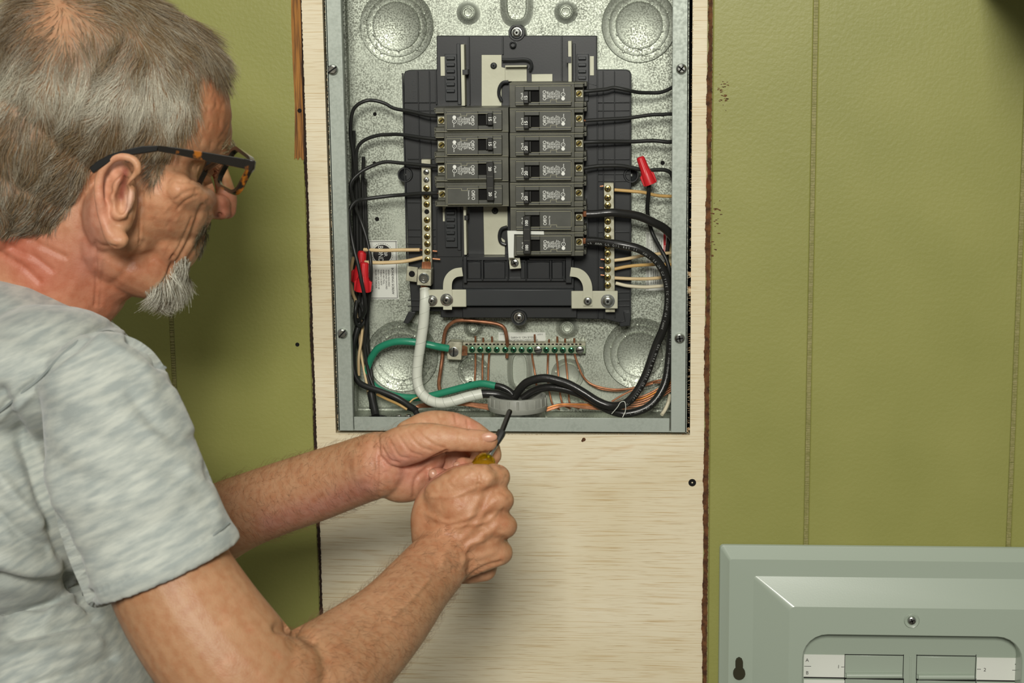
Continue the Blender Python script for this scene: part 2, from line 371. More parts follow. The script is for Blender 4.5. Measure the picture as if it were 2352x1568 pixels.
def screwhead(c, r, m, parent, slot='+', name='screw', dome=True, h=None, ang=0.0, n=24, washer=False):
    """pan head screw with a real cross or straight slot, facing -Y"""
    h = h or r*.45
    mb = MB()
    prof = [(r,0),(r,h*.35),(r*.86,h*.8),(r*.6,h),(0.00001,h)] if dome else [(r,0),(r,h*.8),(r*.92,h),(0.00001,h)]
    if washer: prof = [(r*1.45,0),(r*1.45,h*.25),(r*1.02,h*.3)]+[(p, q*1.0+h*.3) for p, q in prof]; h = h*1.3
    mb.lathe(c, prof, n)
    o = obj(name, mb, m, parent, smooth=30)
    sl = MB(); ca, sa = math.cos(ang), math.sin(ang); hh = h+.00012
    def bar(L_, w_):
        p = []
        for (u, v) in ((-L_,-w_),(L_,-w_),(L_,w_),(-L_,w_)):
            p.append((c[0]+u*ca-v*sa, c[2]+u*sa+v*ca))
        sl.prism(p, c[1]-hh, c[1]-h*.3)
    if '-' in slot or '+' in slot: bar(r*(.92 if slot == '-' else .62), r*.13)
    if '+' in slot:
        ca, sa = math.cos(ang+R90), math.sin(ang+R90); bar(r*.62, r*.13)
    if slot == 'hex':
        pts = [(c[0]+r*.62*math.cos(ang+k*math.pi/3), c[2]+r*.62*math.sin(ang+k*math.pi/3)) for k in range(6)]
        sl.prism(pts, c[1]-h-.0012, c[1]-h*.3)
        obj('hex_head', sl, m, o, bevel=.0002); s2 = MB().lathe(Vector(c)-Vector((0,h+.0013,0)), [(r*.3,0),(0.00001,.0)], 12)
        obj('slot', s2, M['dark'], o); return o
    obj('slot', sl, M['dark'], o); return o
for (x, y, a, sl) in ((765,160,.6,'-'),(1565,158,.9,'+'),(787,765,.8,'-'),(1561,776,.15,'+')):
    screwhead(W(x, y, FY-.0001), 12.2*S(0), M['zinc'], enc, sl, 'cover_screw', ang=a, h=.0042)

def knock(cx_, cy_, radii, name='knockout', tabs=True):
    c = W(cx_, cy_, BK); s_ = S(BK); pr = []
    h = .0
    rs = [r*s_ for r in radii]
    pr = [(rs[0]*1.01, 0.0)]
    hts = [.0009, .0003, .0011, .0005]
    for i, r in enumerate(rs):
        pr.append((r, .0)); pr.append((r-.0007, hts[i%4]+.0007)); pr.append((r-.0016, hts[i%4]+.0004)); pr.append((r-.0024, hts[i%4]))
    pr.append((0.00001, hts[(len(rs)-1)%4]))
    o = obj(name, MB().lathe(c, pr, 72), M['galv'], enc, smooth=50)
    if tabs:
        t = MB()
        for i, r in enumerate(rs[1:]):
            for k in range(5):
                a = 2*math.pi*(k/5)+i*.6+.4
                q = c+Vector((r*math.cos(a), 0, r*math.sin(a)))
                t.lathe(q, [(.0016,.0),(.0014,.0016),(.0006,.002),(0.00001,.002)], 8)
        obj('tab', t, M['galv'], o)
    return o
knock(911,60,(84,69,55)); knock(1468,58,(83,68,53))
knock(924,818,(84,70,56)); knock(1470,813,(84,69,53))
knock(1088,853,(37,29)); knock(1304,860,(38,28))
def boss(cx_, cy_, r):
    c = W(cx_, cy_, BK); s_ = S(BK); r = r*s_
    o = obj('mounting_boss', MB().lathe(c, [(r*1.0,.0),(r*.82,.0006),(r*.62,.0025),(r*.58,.0032),(r*.50,.0034),(r*.46,.0026),(r*.44,.0034),(r*.36,.0034),(r*.30,.002),(0.00001,.0016)], 36), M['galv'], enc, smooth=50)
for (x, y, r) in ((1076,29,27),(1300,27,27),(1088,752,24),(1303,752,27)): boss(x, y, r)
def oblong(cx_, cy_, w, h):
    c = W(cx_, cy_, BK); s_ = S(BK); w*=s_; h*=s_; mb = MB(); N_ = 40
    lay = [(1.0,.0),(.86,.0006),(.70,.0028),(.60,.0032),(.54,.0014),(.30,.0012)]
    v = []; f = []
    for k, (q, d) in enumerate(lay):
        for i in range(N_):
            a = 2*math.pi*i/N_; e = .62
            x = w*q*math.copysign(abs(math.cos(a))**e, math.cos(a)); z = (h-(1-q)*w)*math.copysign(abs(math.sin(a))**.8, math.sin(a))
            v.append((c.x+x, c.y-d, c.z+z))
    for k in range(len(lay)-1):
        for i in range(N_):
            j = (i+1)%N_; f.append((k*N_+i, (k+1)*N_+i, (k+1)*N_+j, k*N_+j))
    f.append(tuple(range((len(lay)-1)*N_, len(lay)*N_)))
    obj('mounting_slot', mb.add(v, f), M['galv'], enc, smooth=50)
oblong(1187,8,38,52); oblong(1194,850,30,52)
for (x, y, r) in ((861,262,4.5),(866,503,5),(1522,374,5),(860,374,4),(1523,264,4)):
    obj('screw_hole', MB().lathe(W(x,y,BK-.0002), [(r*S(BK),.0),(r*S(BK)*.9,.0004),(0.00001,.0001)], 14), M['dark'], enc)
# oblong knockouts pressed into the left side wall, seen edge-on
for (y, ry) in ((222,34),(40,110)):
    c = W(793,y,.05); mb = MB()
    v=[];f=[]; N_=32
    for q,d in ((1.0,0),(.93,.0009),(.86,.0004),(0.01,.0004)):
        for i in range(N_):
            a=2*math.pi*i/N_; v.append((BX0+T+d, .045+.020*q*math.cos(a), c.z+ry*S(.05)*q*math.sin(a)))
    for k in range(3):
        for i in range(N_):
            j=(i+1)%N_; f.append((k*N_+i,k*N_+j,(k+1)*N_+j,(k+1)*N_+i))
    obj('knockout', MB().add(v,f), M['galv'], enc, smooth=50)
# labels on the back
def plabel(x0,y0,x1,y1,name='label',m=None,par=enc,Y=BK-.0003):
    return obj(name, MB().pbox(x0,y0,x1,y1,Y,Y+.0002), m or M['label'], par)
lb = plabel(845,552,914,687,'bonding_label'); YL = BK-.00036
def pline(x0,y0,x1,y1,par,m=None,Y=YL,name='printed_line'):
    return obj(name, MB().pbox(x0,y0,x1,y1,Y-.00005,Y+.0001), m or M['print'], par)
ln = MB()
for r in ((846,554.2,911.5,555.4),(910.3,554.2,911.5,685),(846,683.6,911.5,684.8)): ln.pbox(*r, YL-.00005, YL+.0001)
obj('printed_border', ln, M['print'], lb)
c = W(878,583,YL); s_=S(BK)
obj('printed_seal', MB().lathe(c, [(21.5*s_,0),(21.5*s_,.0001),(0.00001,.0001)], 40), M['print'], lb)
dots = MB()
for k in range(36):
    a = 2*math.pi*k/36; q = c+Vector((24.6*s_*math.cos(a),0,24.6*s_*math.sin(a))); dots.lathe(q, [(1.0*s_,0),(1.0*s_,.0001),(0.00001,.0001)], 6)
obj('seal_dots', dots, M['print'], lb)
def ptext(body, x, y, px, deg, par, m=None, Y=YL-.00008, bold=0.0, wx=1.0, align='CENTER'):
    return text(body, px*S(Y)*1.38, m or M['print'], W(x,y,Y), trot(deg), par, bold=bold, wx=wx, align=align, local=False)
ptext('BR', 885.5, 583, 8, -90, lb, M['white_ink'], YL-.0003)
ptext('BOND', 874, 583, 12, -90, lb, M['white_ink'], YL-.0003, wx=.8)
ptext('BONDING SCREW', 902, 645, 5.2, -90, lb, wx=1.05, bold=.00004)
for i, t in enumerate(('WHEN REQUIRED','TO BOND GROUND','AND NEUTRAL,','THREAD SCREW','INTO CASE WITH 40','IN-LBS OF TORQUE.')):
    ptext(t, 892.5-5.9*i, 619, 3.9, -90, lb, wx=.92, bold=.00002, align='LEFT')
ptext('BOND ON NEUTRAL', 853.5, 640, 5, -90, lb, wx=1.0, bold=.00004)
lb2 = plabel(1484,532,1531,667,'warning_label')
ln = MB()
for r in ((1485.5,535,1486.5,665),(1488,535,1489,665),(1489,601,1530,602)): ln.pbox(*r, YL-.00005, YL+.0001)
obj('printed_border', ln, M['print'], lb2)
pline(1524,536,1529.5,590,lb2,M['red_ink'],name='red_stripe')
ptext('WARNING', 1527, 575, 3.6, 90, lb2, M['white_ink'], YL-.0002)
tl = 'FOR USE ONLY WITH UNIT\nMOUNTED BREAKERS. SEE\nWIRING DIAGRAM INSIDE\nDOOR. TIGHTEN ALL LUGS\nTO TORQUE SHOWN. 60/75C\nCOPPER OR ALUMINIUM WIRE\nTURN OFF POWER FIRST'
for i, t in enumerate(tl.split('\n')): ptext(t, 1493+4.4*i, 568, 3.0, 90, lb2, wx=.78)
for i, t in enumerate(tl.split('\n')[:5]): ptext(t, 1496+5*i, 634, 3.0, 90, lb2, wx=.72)
lb3 = plabel(1536,545,1546,612,'rating_label', mat('label_tan',(196,184,140),.5))
lb4 = plabel(1145,763,1253,787,'issue_label')
ptext('ENCLOSED PANELBOARD', 1199, 781, 4.6, 180.8, lb4); ptext('ISSUE NO. 0143895', 1200, 774.5, 4.8, 180.8, lb4)
ptext('E-02977', 1240, 767.5, 3.2, 180.8, lb4, wx=.9); ptext('81523', 1153, 767.5, 3.2, 180.8, lb4, wx=.9)

# ================================================================== INTERIOR (bus assembly)
IY = 0.062                                   # front of the plastic base
it = thing('bus_assembly', tuple(W(1189,733,.08)), 'black plastic bus assembly screwed to the back of the breaker box', 'bus assembly')
base = [(1003,82),(1371,82),(1371,160),(1438,160),(1446,163),(1450,171),(1450,560),(1449,738),(1420,741),(1390,733),(1325,732),(1012,729),(1012,715),(945,715),(938,600),(928,300),(927,172),(930,164),(938,161),(1003,160)]
obj('base', MB().pprism(base, IY, BK-.004), M['plastic'], it, bevel=.0008)
rb = MB()
def rib(x0,y0,x1,y1,h=.0025): rb.pbox(x0,y0,x1,y1, IY-h, IY+.001)
for x in (965,991): rib(x-1.2,163,x+1.2,690)
for x in (1386,1412): rib(x-1.2,163,x+1.2,730)
for y in (235,): rib(928,y-1.2,1003,y+1.2); rib(1371,y-1.2,1449,y+1.2)
for y in (254,365,385,465,527,543,560,690,703): rib(936,y-1,1000,y+1,.0018)
for y in (254,366,400,416,533,560,672,690,703): rib(1372,y-1,1448,y+1,.0018)
rib(1371,160,1374,730,.004); rib(1000,160,1003,240,.004); rib(1076,84,1079,240,.005); rib(1289,84,1292,190,.005); rib(1153,84,1156,125,.004)
rib(928,168,931,600,.002); rib(1446,168,1449,735,.002)
obj('rib', rb, M['plastic'], it, bevel=.0003)
# raised rails with clips
for (x0,x1) in ((1022,1050),(1325,1352)):
    for (y0,y1) in ((124,232),(480,568)):
        cl = MB(); cl.pbox(x0,y0,x1,y1,IY-.006,IY)
        yy=y0+6
        while yy<y1-12:
            cl.pbox(x0+3,yy,x1-6,yy+7,IY-.0105,IY-.0055); yy+=15
        obj('clip_rail', cl, M['plastic2'], it, bevel=.0005)
multi('guide_rail', [MB().pbox(1050,100,1058,240,IY-.003,IY), MB().pbox(1316,100,1322,240,IY-.003,IY), MB().pbox(1050,470,1058,575,IY-.003,IY)], M['plastic2'], it, bevel=.0005)
# side cheeks between breakers and neutral bars
multi('cheek', [MB().pprism([(1343,190),(1372,196),(1372,560),(1343,560)], IY-.002, IY+.002), MB().pprism([(1003,480),(1060,480),(1060,590),(1003,590)], IY-.001, IY+.002)], M['plastic'], it, bevel=.0005)
tm = M['tin']
for r in ((1012,130,1022,174),(1355,129,1364,173),(1355,299,1364,343),(1017,472,1024,508),(1356,475,1365,495),(1357,500,1366,509)):
    obj('contact', MB().pbox(*r, IY-.0012, IY), tm, it)
for r in ((1059,102,1067,243),(1305,94,1313,188),(1065,470,1071,585)):
    obj('bus_stab', MB().pbox(*r, IY-.020, IY-.002), tm, it, bevel=.0003)
multi('stab_clip', [MB().pbox(1062,160,1074,171,IY-.022,IY-.004), MB().pbox(1301,130,1312,144,IY-.022,IY-.004), MB().pbox(1066,495,1074,505,IY-.022,IY-.004)], M['plastic'], it)
obj('bus_bar', MB().pprism([(1106,126),(1152,126),(1152,154),(1163,157),(1163,185),(1152,195),(1152,245),(1106,245)], IY-.004, IY-.002), tm, it, bevel=.0003)
obj('bus_bar', MB().pprism([(1110,474),(1166,474),(1166,521),(1150,530),(1150,545),(1160,552),(1160,585),(1112,585)], IY-.004, IY-.002), tm, it, bevel=.0003)
obj('bus_bar', MB().pbox(1221,170,1269,188,IY-.004,IY-.002), tm, it, bevel=.0003)
obj('bus_bar', MB().pbox(1160,150,1210,154,IY-.018,IY-.004).pbox(1160,154,1210,187,IY-.007,IY-.004), tm, it, bevel=.0003)
# insulated hook ring around the bus post
mb = MB(); mb2 = MB(); mb3 = MB(); mb.tube(pw([(1153,137,IY-.010),(1180,137,IY-.010),(1205,136,IY-.010),(1218,141,IY-.010),(1221,152,IY-.010),(1216,162,IY-.010)],5), .0016, 8)
mb2.tube(pw([(1168,188,IY-.008),(1155,190,IY-.008),(1147,202,IY-.008),(1146,218,IY-.008),(1152,232,IY-.008)],5), .0018, 8)
mb3.tube(pw([(1165,521,IY-.008),(1152,526,IY-.008),(1147,540,IY-.008),(1150,556,IY-.008),(1162,562,IY-.008)],5), .0018, 8)
multi('insulating_rim', [mb, mb2, mb3], M['plastic'], it)
for (x,y) in ((1134,151),(1137,484)):
    screwhead(W(x,y,IY-.004), 7.5*S(IY), M['plastic'], it, 'hex', 'rivet', h=.002)
for (x,y,dd) in ((1187,75,0),(1192,729,.010)):
    c = W(x,y,IY-dd); r = 19*S(IY)
    k_ = obj('mounting_ear', MB().lathe(c+Vector((0,.012,0)), [(r,-.01),(r,.012),(r*.92,.0145),(r*.75,.0145),(r*.62,.012),(r*.6,.010),(0.00001,.010)], 32), M['plastic'], it, smooth=50)
    screwhead(c+Vector((0,.001,0)), 9.5*S(IY), M['zinc'], it, 'hex', 'screw', h=.0025, washer=True)
for (x,y) in ((931,401),(1450,402)):
    c = W(x,y,IY); r = 18*S(IY)
    obj('mounting_ear', MB().lathe(c+Vector((0,.012,0)), [(r,-.01),(r,.012),(r*.9,.0145),(r*.78,.0145),(r*.66,.011),(r*.3,.008),(0.00001,.008)], 32), M['plastic'], it, smooth=50)
    obj('pin', MB().lathe(c+Vector((0,.003,0)), [(r*.26,0),(r*.26,.002),(r*.12,.003),(0.00001,.003)], 12), M['zinc'], it)
obj('peg', MB().lathe(W(1179,102,IY), [(.0034,-.001),(.0034,.008),(.0022,.0085),(.0022,.004),(0.00001,.004)], 16), M['plastic'], it)
# lower block, cross bar
lowb = MB().pbox(1062,596,1318,662,IY-.014,IY)
lowb.pbox(1062,590,1170,598,IY-.020,IY-.004); lowb.pbox(1215,592,1314,598,IY-.020,IY-.004)
for (x0,x1) in ((1075,1104),(1112,1160),(1196,1206),(1212,1262),(1268,1292)): lowb.pbox(x0,602,x1,640,IY-.019,IY-.014)
for x in (1068,1108,1166,1208,1265,1296): lowb.pbox(x-2,598,x+2,644,IY-.022,IY-.014)
lowb.pbox(1070,640,1305,646,IY-.020,IY-.010)
obj('terminal_block', lowb, M['plastic'], it, bevel=.0005)
multi('post', [MB().pbox(1299,590,1313,650,IY-.024,IY), MB().pbox(1064,590,1072,650,IY-.024,IY)], M['plastic'], it, bevel=.0006)
# raised bridge at the bottom
obj('crossbar', MB().pbox(1062,664,1318,703,IY-.020,IY-.002), M['plastic2'], it, bevel=.0012)
obj('lower_rail', MB().pbox(1062,704,1325,730,IY-.008,IY+.004), M['plastic'], it, bevel=.0008)
multi('foot', [MB().pprism([(938,716),(955,716),(938,744),(926,741)], IY-.004, BK-.001), MB().pprism([(1432,716),(1450,716),(1447,748),(1424,750),(1422,742),(1436,738)], IY-.004, BK-.001)], M['plastic'], it, bevel=.0006)
obj('strap', MB().pbox(966,665,1071,705,IY-.023,IY-.0205), tm, it, bevel=.0008)
obj('strap', MB().pbox(1312,668,1419,709,IY-.023,IY-.0205), tm, it, bevel=.0008)
def arcstrap(path, wpx, Y):
    P = spline([(x, y) for x, y in path], 6); L_ = []; R_ = []
    for i in range(len(P)):
        t = P[min(i+1,len(P)-1)]-P[max(i-1,0)]; t /= np.linalg.norm(t); n = np.array((-t[1], t[0]))
        L_.append(tuple(P[i]+n*wpx/2)); R_.append(tuple(P[i]-n*wpx/2))
    mb = MB()
    for i in range(len(P)-1):
        q = [L_[i], L_[i+1], R_[i+1], R_[i]]
        mb.pprism(q, Y, Y+.002)
    return mb
obj('strap', arcstrap([(1062,624),(1045,627),(1033,637),(1028,652),(1028,680),(1028,711)],20,IY-.0255), tm, it, smooth=30)
obj('strap', arcstrap([(1310,624),(1328,627),(1341,637),(1349,655),(1350,680),(1350,702)],21,IY-.0255), tm, it, smooth=30)
screwhead(W(1026,688,IY-.0255), 10*S(IY), M['zinc'], it, 'hex', 'screw', h=.003, washer=True)
screwhead(W(992,690,IY-.023), 9*S(IY), M['zinc'], it, 'hex', 'screw', h=.003, washer=True)
screwhead(W(1350,691,IY-.0255), 10*S(IY), M['zinc'], it, 'hex', 'screw', h=.003)
screwhead(W(1396,691,IY-.023), 11*S(IY), M['zinc'], it, 'hex', 'screw', h=.003, washer=True)
it2 = MB(); 
for s_, x, y in (('1',1,1),): pass
# embossed lettering in the side wings (raised black on black)
for (t,x,y,d,px) in (('BR42',1430,120+85,90,12),('P.MIN',1430,300,90,11),('CH 100',950,205,-90,10),('225A',950,300,-90,9)):
    text(t, px*S(IY)*1.3, M['plastic2'], W(x,y,IY-.0003), trot(d), it, 'embossed_lettering', local=False)

# neutral bars
def termbar(name, label, x0,y0,x1,y1, ys, Yf, m, ms, xs=None, hole=None, group='neutral terminal bars'):
    t = thing(name, tuple(W((x0+x1)/2,y1,Yf+.008)), label, 'terminal bar', group)
    obj('bar', MB().pprism([(x0,y0),(x1,y0),(x1+ (3.2 if y1-y0>200 else 0),y1),(x0+(3.2 if y1-y0>200 else 0),y1)], Yf, Yf+.010), m, t, bevel=.0004)
    return t
nb1 = termbar('terminal_bar', 'left aluminium neutral terminal bar with brass screws beside the left column of breakers', 967.5,366,989,655, None, IY-.016, M['alum'], None)
for k, y in enumerate((395,413,432,451,469,486,505,524,543,560,578,596)):
    x = 979+.014*(y-395)
    if k == 5: obj('screw_hole', MB().lathe(W(x,y,IY-.0162), [(.0026,0),(.0022,.0003),(0.00001,.0)], 16), M['dark'], nb1); continue
    screwhead(W(x,y,IY-.0162), (7.3 if k>1 else 6.6)*S(IY), M['brass'] if k>1 else M['zinc'], nb1, '+' if k>1 else '-', ang=random.uniform(0,3), h=.0014, n=16)
nb2 = termbar('terminal_bar', 'right aluminium neutral terminal bar with brass screws beside the right column of breakers', 1387,420,1409.5,717, None, IY-.016, M['alum'], None)
for y in (433,454,472,490,508,527,546,565,582,599,618,637,655):
    x = 1396-.002*(y-432); screwhead(W(x,y,IY-.0162), 7.8*S(IY), M['brass'], nb2, '+', ang=random.uniform(0,3), h=.0014, n=16)
lug = thing('lug', tuple(W(974,655,IY-.016)), 'square aluminium lug clamping the white taped cable below the left neutral bar', 'lug')
obj('block', MB().pprism([(959,618),(991,619),(990,657),(957,655)], IY-.030, IY-.012), M['alum'], lug, bevel=.0008)
obj('tab', MB().pprism([(935,611),(960,614),(957,648),(932,645)], IY-.018, IY-.016), M['alum'], lug, bevel=.0005)
obj('hole', MB().lathe(W(946,629,IY-.0182), [(.0033,0),(.003,.0003),(0.00001,0)], 20), M['dark'], lug)
sc_ = W(974,638,IY-.030); r = 12*S(IY)
obj('set_screw', MB().lathe(sc_, [(r,0),(r,.001),(r*.8,.0016),(r*.62,.001),(r*.58,.0018),(r*.36,.0018),(r*.30,.0002),(0.00001,.0002)], 28), M['zinc'], lug)
def strands(p0s, path, r, name, par, m=None, n=6):
    mb = MB()
    for (dx, dy) in p0s: mb.tube([W(x+dx,y+dy,Y) for (x,y,Y) in path], r, n)
    return obj(name, mb, m or M['copper'], par)
# ground bar
gb = thing('terminal_bar', tuple(W(1200,812,BK)), 'horizontal ground bar with green screws low on the back of the breaker box', 'terminal bar')
GY = BK-.014
obj('bar', MB().pprism([(1060,792),(1345,794),(1345,812),(1060,811)], GY, GY+.009), M['greenbar'], gb, bevel=.0004)
obj('bar_top', MB().pprism([(1060,786),(1345,787.5),(1345,793.5),(1060,791.5)], GY+.001, GY+.012), M['alum'], gb)
hl = MB()
for x in range(1072,1342,9): hl.pbox(x-3,789,x+2.5,791.8,GY+.0006,GY+.0012)
obj('wire_holes', hl, M['dark'], gb)
for k, x in enumerate((1084.4,1103,1122,1141,1160.5,1179.4,1198,1217,1236,1254.8,1274,1293,1312,1331.7)):
    big = k in (8, 13)
    screwhead(W(x,802.5+k*.09,GY-.0001), (9.5 if big else 7.2)*S(GY), M['zinc'] if big else M['greenscrew'], gb, '-' if big else '+', ang=.2 if big else random.uniform(0,3), h=.0018, n=18)
obj('lug_block', MB().pprism([(1026,790),(1033,784),(1062,786),(1060,827),(1026,826)], GY-.008, GY+.008), M['alum'], gb, bevel=.0008)
screwhead(W(1042,808,GY-.008), 11.5*S(GY), M['zinc'], gb, '-', 'set_screw', dome=False, ang=1.5, h=.0006)
mb = MB()
for k in range(9): mb.tube([W(1058,796+k*2.4,GY-.003-.0015*math.sin(k)),W(1066,795+k*2.4+(k%3-1),GY-.006),W(1073,797+k*2.2,GY-.004)], .0006, 6)
obj('wire_strands', mb, M['copper'], gb)

# ================================================================== BREAKERS
BF = 0.010                                   # front of breaker noses
PX = S(BF)
def u2(mbx, u0, u1, v0, v1, yf, yb):         # local breaker coordinates (photograph px units), y measured from nose front
    return mbx.box(u0*PX, u1*PX, yf, yb, -v1*PX, -v0*PX)
def mkmesh(name, mb, m, bevel=0.0): return (name, mb, m, bevel)
def breaker_poles(rows, rating, both_text, tall=57.0):
    """list of (part name, MB, material, bevel, children) in local space; rows = list of v offsets"""
    body = MB(); nose = MB(); dark = MB(); rib_ = MB(); line = MB()
    for v in rows:
        u2(body, 0.6, 148, v+.5, v+tall-.6, .0075, .052)             # main body
        u2(body, 148, 168, v+.5, v+12, .0085, .052); u2(body, 148, 168, v+45, v+tall-.6, .0085, .052); u2(body, 148, 168, v+12, v+45, .022, .052)
        u2(body, 167, 175, v+1, v+11, .020, .052); u2(body, 167, 174, v+46, v+tall-1.2, .020, .052)
        for q in range(3):
            u2(rib_, 166, 170+q*1.6, v+2+q*3, v+3.6+q*3, .010+q*.003, .03); u2(rib_, 166, 170+q*1.6, v+47+q*3, v+48.6+q*3, .010+q*.003, .03)
        u2(body, 2, 170, v+2.2, v+3.6, .0066, .008)                   # ridge lines on the shoulder
        # nose frame around the toggle window 35..69 x 17..43
        u2(nose, 14.5, 35, v+6.5, v+50.5, .0006, .009); u2(nose, 69, 141.5, v+6.5, v+50.5, .0006, .009)
        u2(nose, 35, 69, v+6.5, v+17, .0006, .009); u2(nose, 35, 69, v+43.5, v+50.5, .0006, .009)
        u2(dark, 35.2, 68.8, v+17.2, v+43.3, .006, .0075)
        u2(line, 15, 94, v+43.6, v+44.4, .0002, .001); u2(line, 108, 141, v+43.6, v+44.4, .0002, .001)
        u2(line, 94, 95, v+39, v+44.4, .0002, .001); u2(line, 107.4, 108.4, v+39, v+44.4, .0002, .001); u2(line, 94, 108, v+38.4, v+39.3, .0002, .001)
        u2(line, 16, 140.5, v+7.3, v+8.3, .0001, .001); u2(line, 2, 170, v+2.4, v+3.2, .0063, .008); u2(line, 16, 141, v+49.6, v+50.2, .0003, .001); u2(line, 141.4, 142.0, v+9, v+44, .0010, .004); u2(line, 149, 168, v+45, v+45.9, .0081, .010)
    return body, nose, dark, rib_, line
def make_breaker(rows, rating, label, group, kind):
    t = thing('circuit_breaker', (0,0,0), label, 'circuit breaker', group)
    body, nose, dark, rib_, line = breaker_poles(rows, rating, True)
    h = obj('housing', body, M['breaker'], t, local=True, bevel=.0004)
    nz_ = obj('nose', nose, M['breaker2'], t, local=True, bevel=.0005)
    obj('toggle_window', dark, M['dark'], t, local=True)
    obj('grip_ribs', rib_, M['breaker'], t, local=True)
    obj('moulded_ridge', line, M['ridge'], nz_, local=True)
    TW = trot(90)
    if len(rows) == 1:
        v = rows[0]
        tg = MB(); u2(tg, 34.4, 46, v+18.5, v+45.5, -.0075, .006); u2(tg, 46, 51, v+18.5, v+43, -.0035, .006)
        o = obj('toggle', tg, M['toggle'], t, local=True, bevel=.0006)
        text(rating, 10.5*PX, M['white_ink'], (40.2*PX, -.0077, -(v+33)*PX), TW, o, 'rating_number', bold=.0001)
    else:
        tg = MB(); v0, v1 = rows[0], rows[-1]
        u2(tg, 32, 49, v0+17.5, v1+47, -.0085, -.001); u2(tg, 36, 50, v0+18, v0+43, -.003, .006); u2(tg, 36, 50, v1+18, v1+43, -.003, .006)
        o = obj('tie_handle', tg, M['toggle'], t, local=True, bevel=.0007)
        gr = MB(); u2(gr, 34, 47, v0+46, v0+47, -.0088, -.008); u2(gr, 34, 47, v1+15, v1+16, -.0088, -.008)
        obj('handle_groove', gr, M['breaker'], o, local=True)
        for v in rows: text(rating, 9.6*PX if len(rating) < 3 else 9.3*PX, M['white_ink'], (40.6*PX, -.0087, -(v+32.5)*PX), TW, o, 'rating_number', bold=.0001)
    for i, v in enumerate(rows):
        text('On/I', 8.8*PX, M['white_ink'], (31.2*PX, .0004, -(v+30)*PX), TW, nz_, wx=.95, bold=.00005)
        text('Off/O', 10.8*PX, M['white_ink'], (81.5*PX, .0004, -(v+28.5)*PX), TW, nz_, wx=.86, bold=.00004)
        full = (len(rows) == 1) or (i == (1 if rating == '100' else (len(rows)-1)))
        if full:
            lines = [('Type BR', 5.4, 19), ('120/240V~', 3.6, 18), ('10kA 60Hz', 3.6, 17), ('SWD HACR', 3.6, 18), ('40C Max', 3.4, 17), ('Use 60/75C Wire', 3.4, 20), ('Torque 25 in-lb', 3.4, 21), ('Cu/Al 14-10', 3.4, 20)]
            u = 88.2
            for (s_, sz, wid) in lines:
                text(s_, sz*1.15*PX, M['white_ink'], (u*PX, .0004, -(v+28)*PX), TW, nz_, 'fine_print', wx=.78, bold=.00003); u += 3.7 if sz < 5 else 4.4
            cc = MB()
            c0 = Vector((123*PX, .0006, -(v+27)*PX)); rr = 4.9*PX
            cc.lathe(c0, [(rr,0),(rr,.0002),(rr*.76,.0002),(rr*.76,.0)], 20)
            cc.lathe(c0+Vector((0,0,-9*PX)), [(rr*.86,0),(rr*.86,.0002),(0.00001,.0002)], 20)
            obj('approval_mark', cc, M['white_ink'], nz_, local=True)
            text('UL', 5*PX, M['white_ink'], tuple(c0+Vector((0,-.0003,0))), TW, nz_, 'approval_letters')
            text('LISTED', 3.2*PX, M['white_ink'], (124.5*PX, .0004, -(v+17.5)*PX), TW, nz_, 'fine_print', wx=.8, bold=.00003)
        else:
            text('Common Trip', 4.4*PX, M['white_ink'], (91.5*PX, .0004, -(v+29)*PX), TW, nz_, 'fine_print', wx=.82, bold=.00003)
        c = Vector((157.5*PX, .020, -(v+27)*PX))
        m_ = M['brass'] if rating != '100' else M['alum']
        sq = MB(); u2(sq, 150.5, 166, v+18.5, v+36, .0195, .024)
        obj('terminal_plate', sq, M['alum'], t, local=True, bevel=.0003)
        ss = MB().lathe(c, [(6.8*PX,0),(6.8*PX,.0018),(5.6*PX,.003),(3.0*PX,.003),(2.4*PX,.001),(0.00001,.001)], 20)
        so = obj('terminal_screw', ss, M['brass'], t, local=True)
        sb = MB(); a = .7
        sb.prism([(c.x+x*math.cos(a)-z*math.sin(a), c.z+x*math.sin(a)+z*math.cos(a)) for x, z in ((-5.4*PX,-1*PX),(5.4*PX,-1*PX),(5.4*PX,1*PX),(-5.4*PX,1*PX))], c.y-.0031, c.y-.001)
        obj('slot', sb, M['dark'], so, local=True)
    return t
def clone(o, parent=None):
    c = o.copy(); COL.objects.link(c); c.parent = parent
    for ch in [k for k in bpy.data.objects if k.parent == o]: clone(ch, c)
    return c
def place_right(t, yrow, xoff=0):
    p = W(1168+xoff, yrow, BF); t.location = p; t.rotation_euler = (0,0,0)
def place_left(t, yrow, nrow):                # row top in px, rotated half a turn
    p = W(1167, yrow, BF); t.location = (p.x, p.y, p.z - nrow*57.0*PX); t.rotation_euler = (0, math.pi, 0)
s15 = make_breaker([0], '15', 'topmost 15 amp circuit breaker of the right column, alone above the left column', None, 1)
place_right(s15, 190.5)
c = clone(s15); tag(c, '15 amp circuit breaker second from the top in the right column'); place_right(c, 248.5, .5)
c = clone(s15); tag(c, '15 amp circuit breaker at the top of the left column'); place_left(c, 247, 1)
c = clone(s15); tag(c, '15 amp circuit breaker second from the top in the left column'); place_left(c, 304.3, 1)
s20 = make_breaker([0], '20', '20 amp circuit breaker third from the top in the right column', None, 1); place_right(s20, 306, .7)
c = clone(s20); tag(c, '20 amp circuit breaker fourth from the top in the right column'); place_right(c, 363.2, 1)
c = clone(s20); tag(c, '20 amp circuit breaker fifth in the right column, just above the 100 amp main'); place_right(c, 420.5, 1)
d20 = make_breaker([0, 57.3], '20', 'double 20 amp breaker with a tie handle at the bottom of the left column', None, 2); place_left(d20, 361.5, 2)
d100 = make_breaker([0, 56.6], '100', 'double 100 amp main breaker with a tie handle at the bottom of the right column', None, 2); place_right(d100, 477.8, 2)
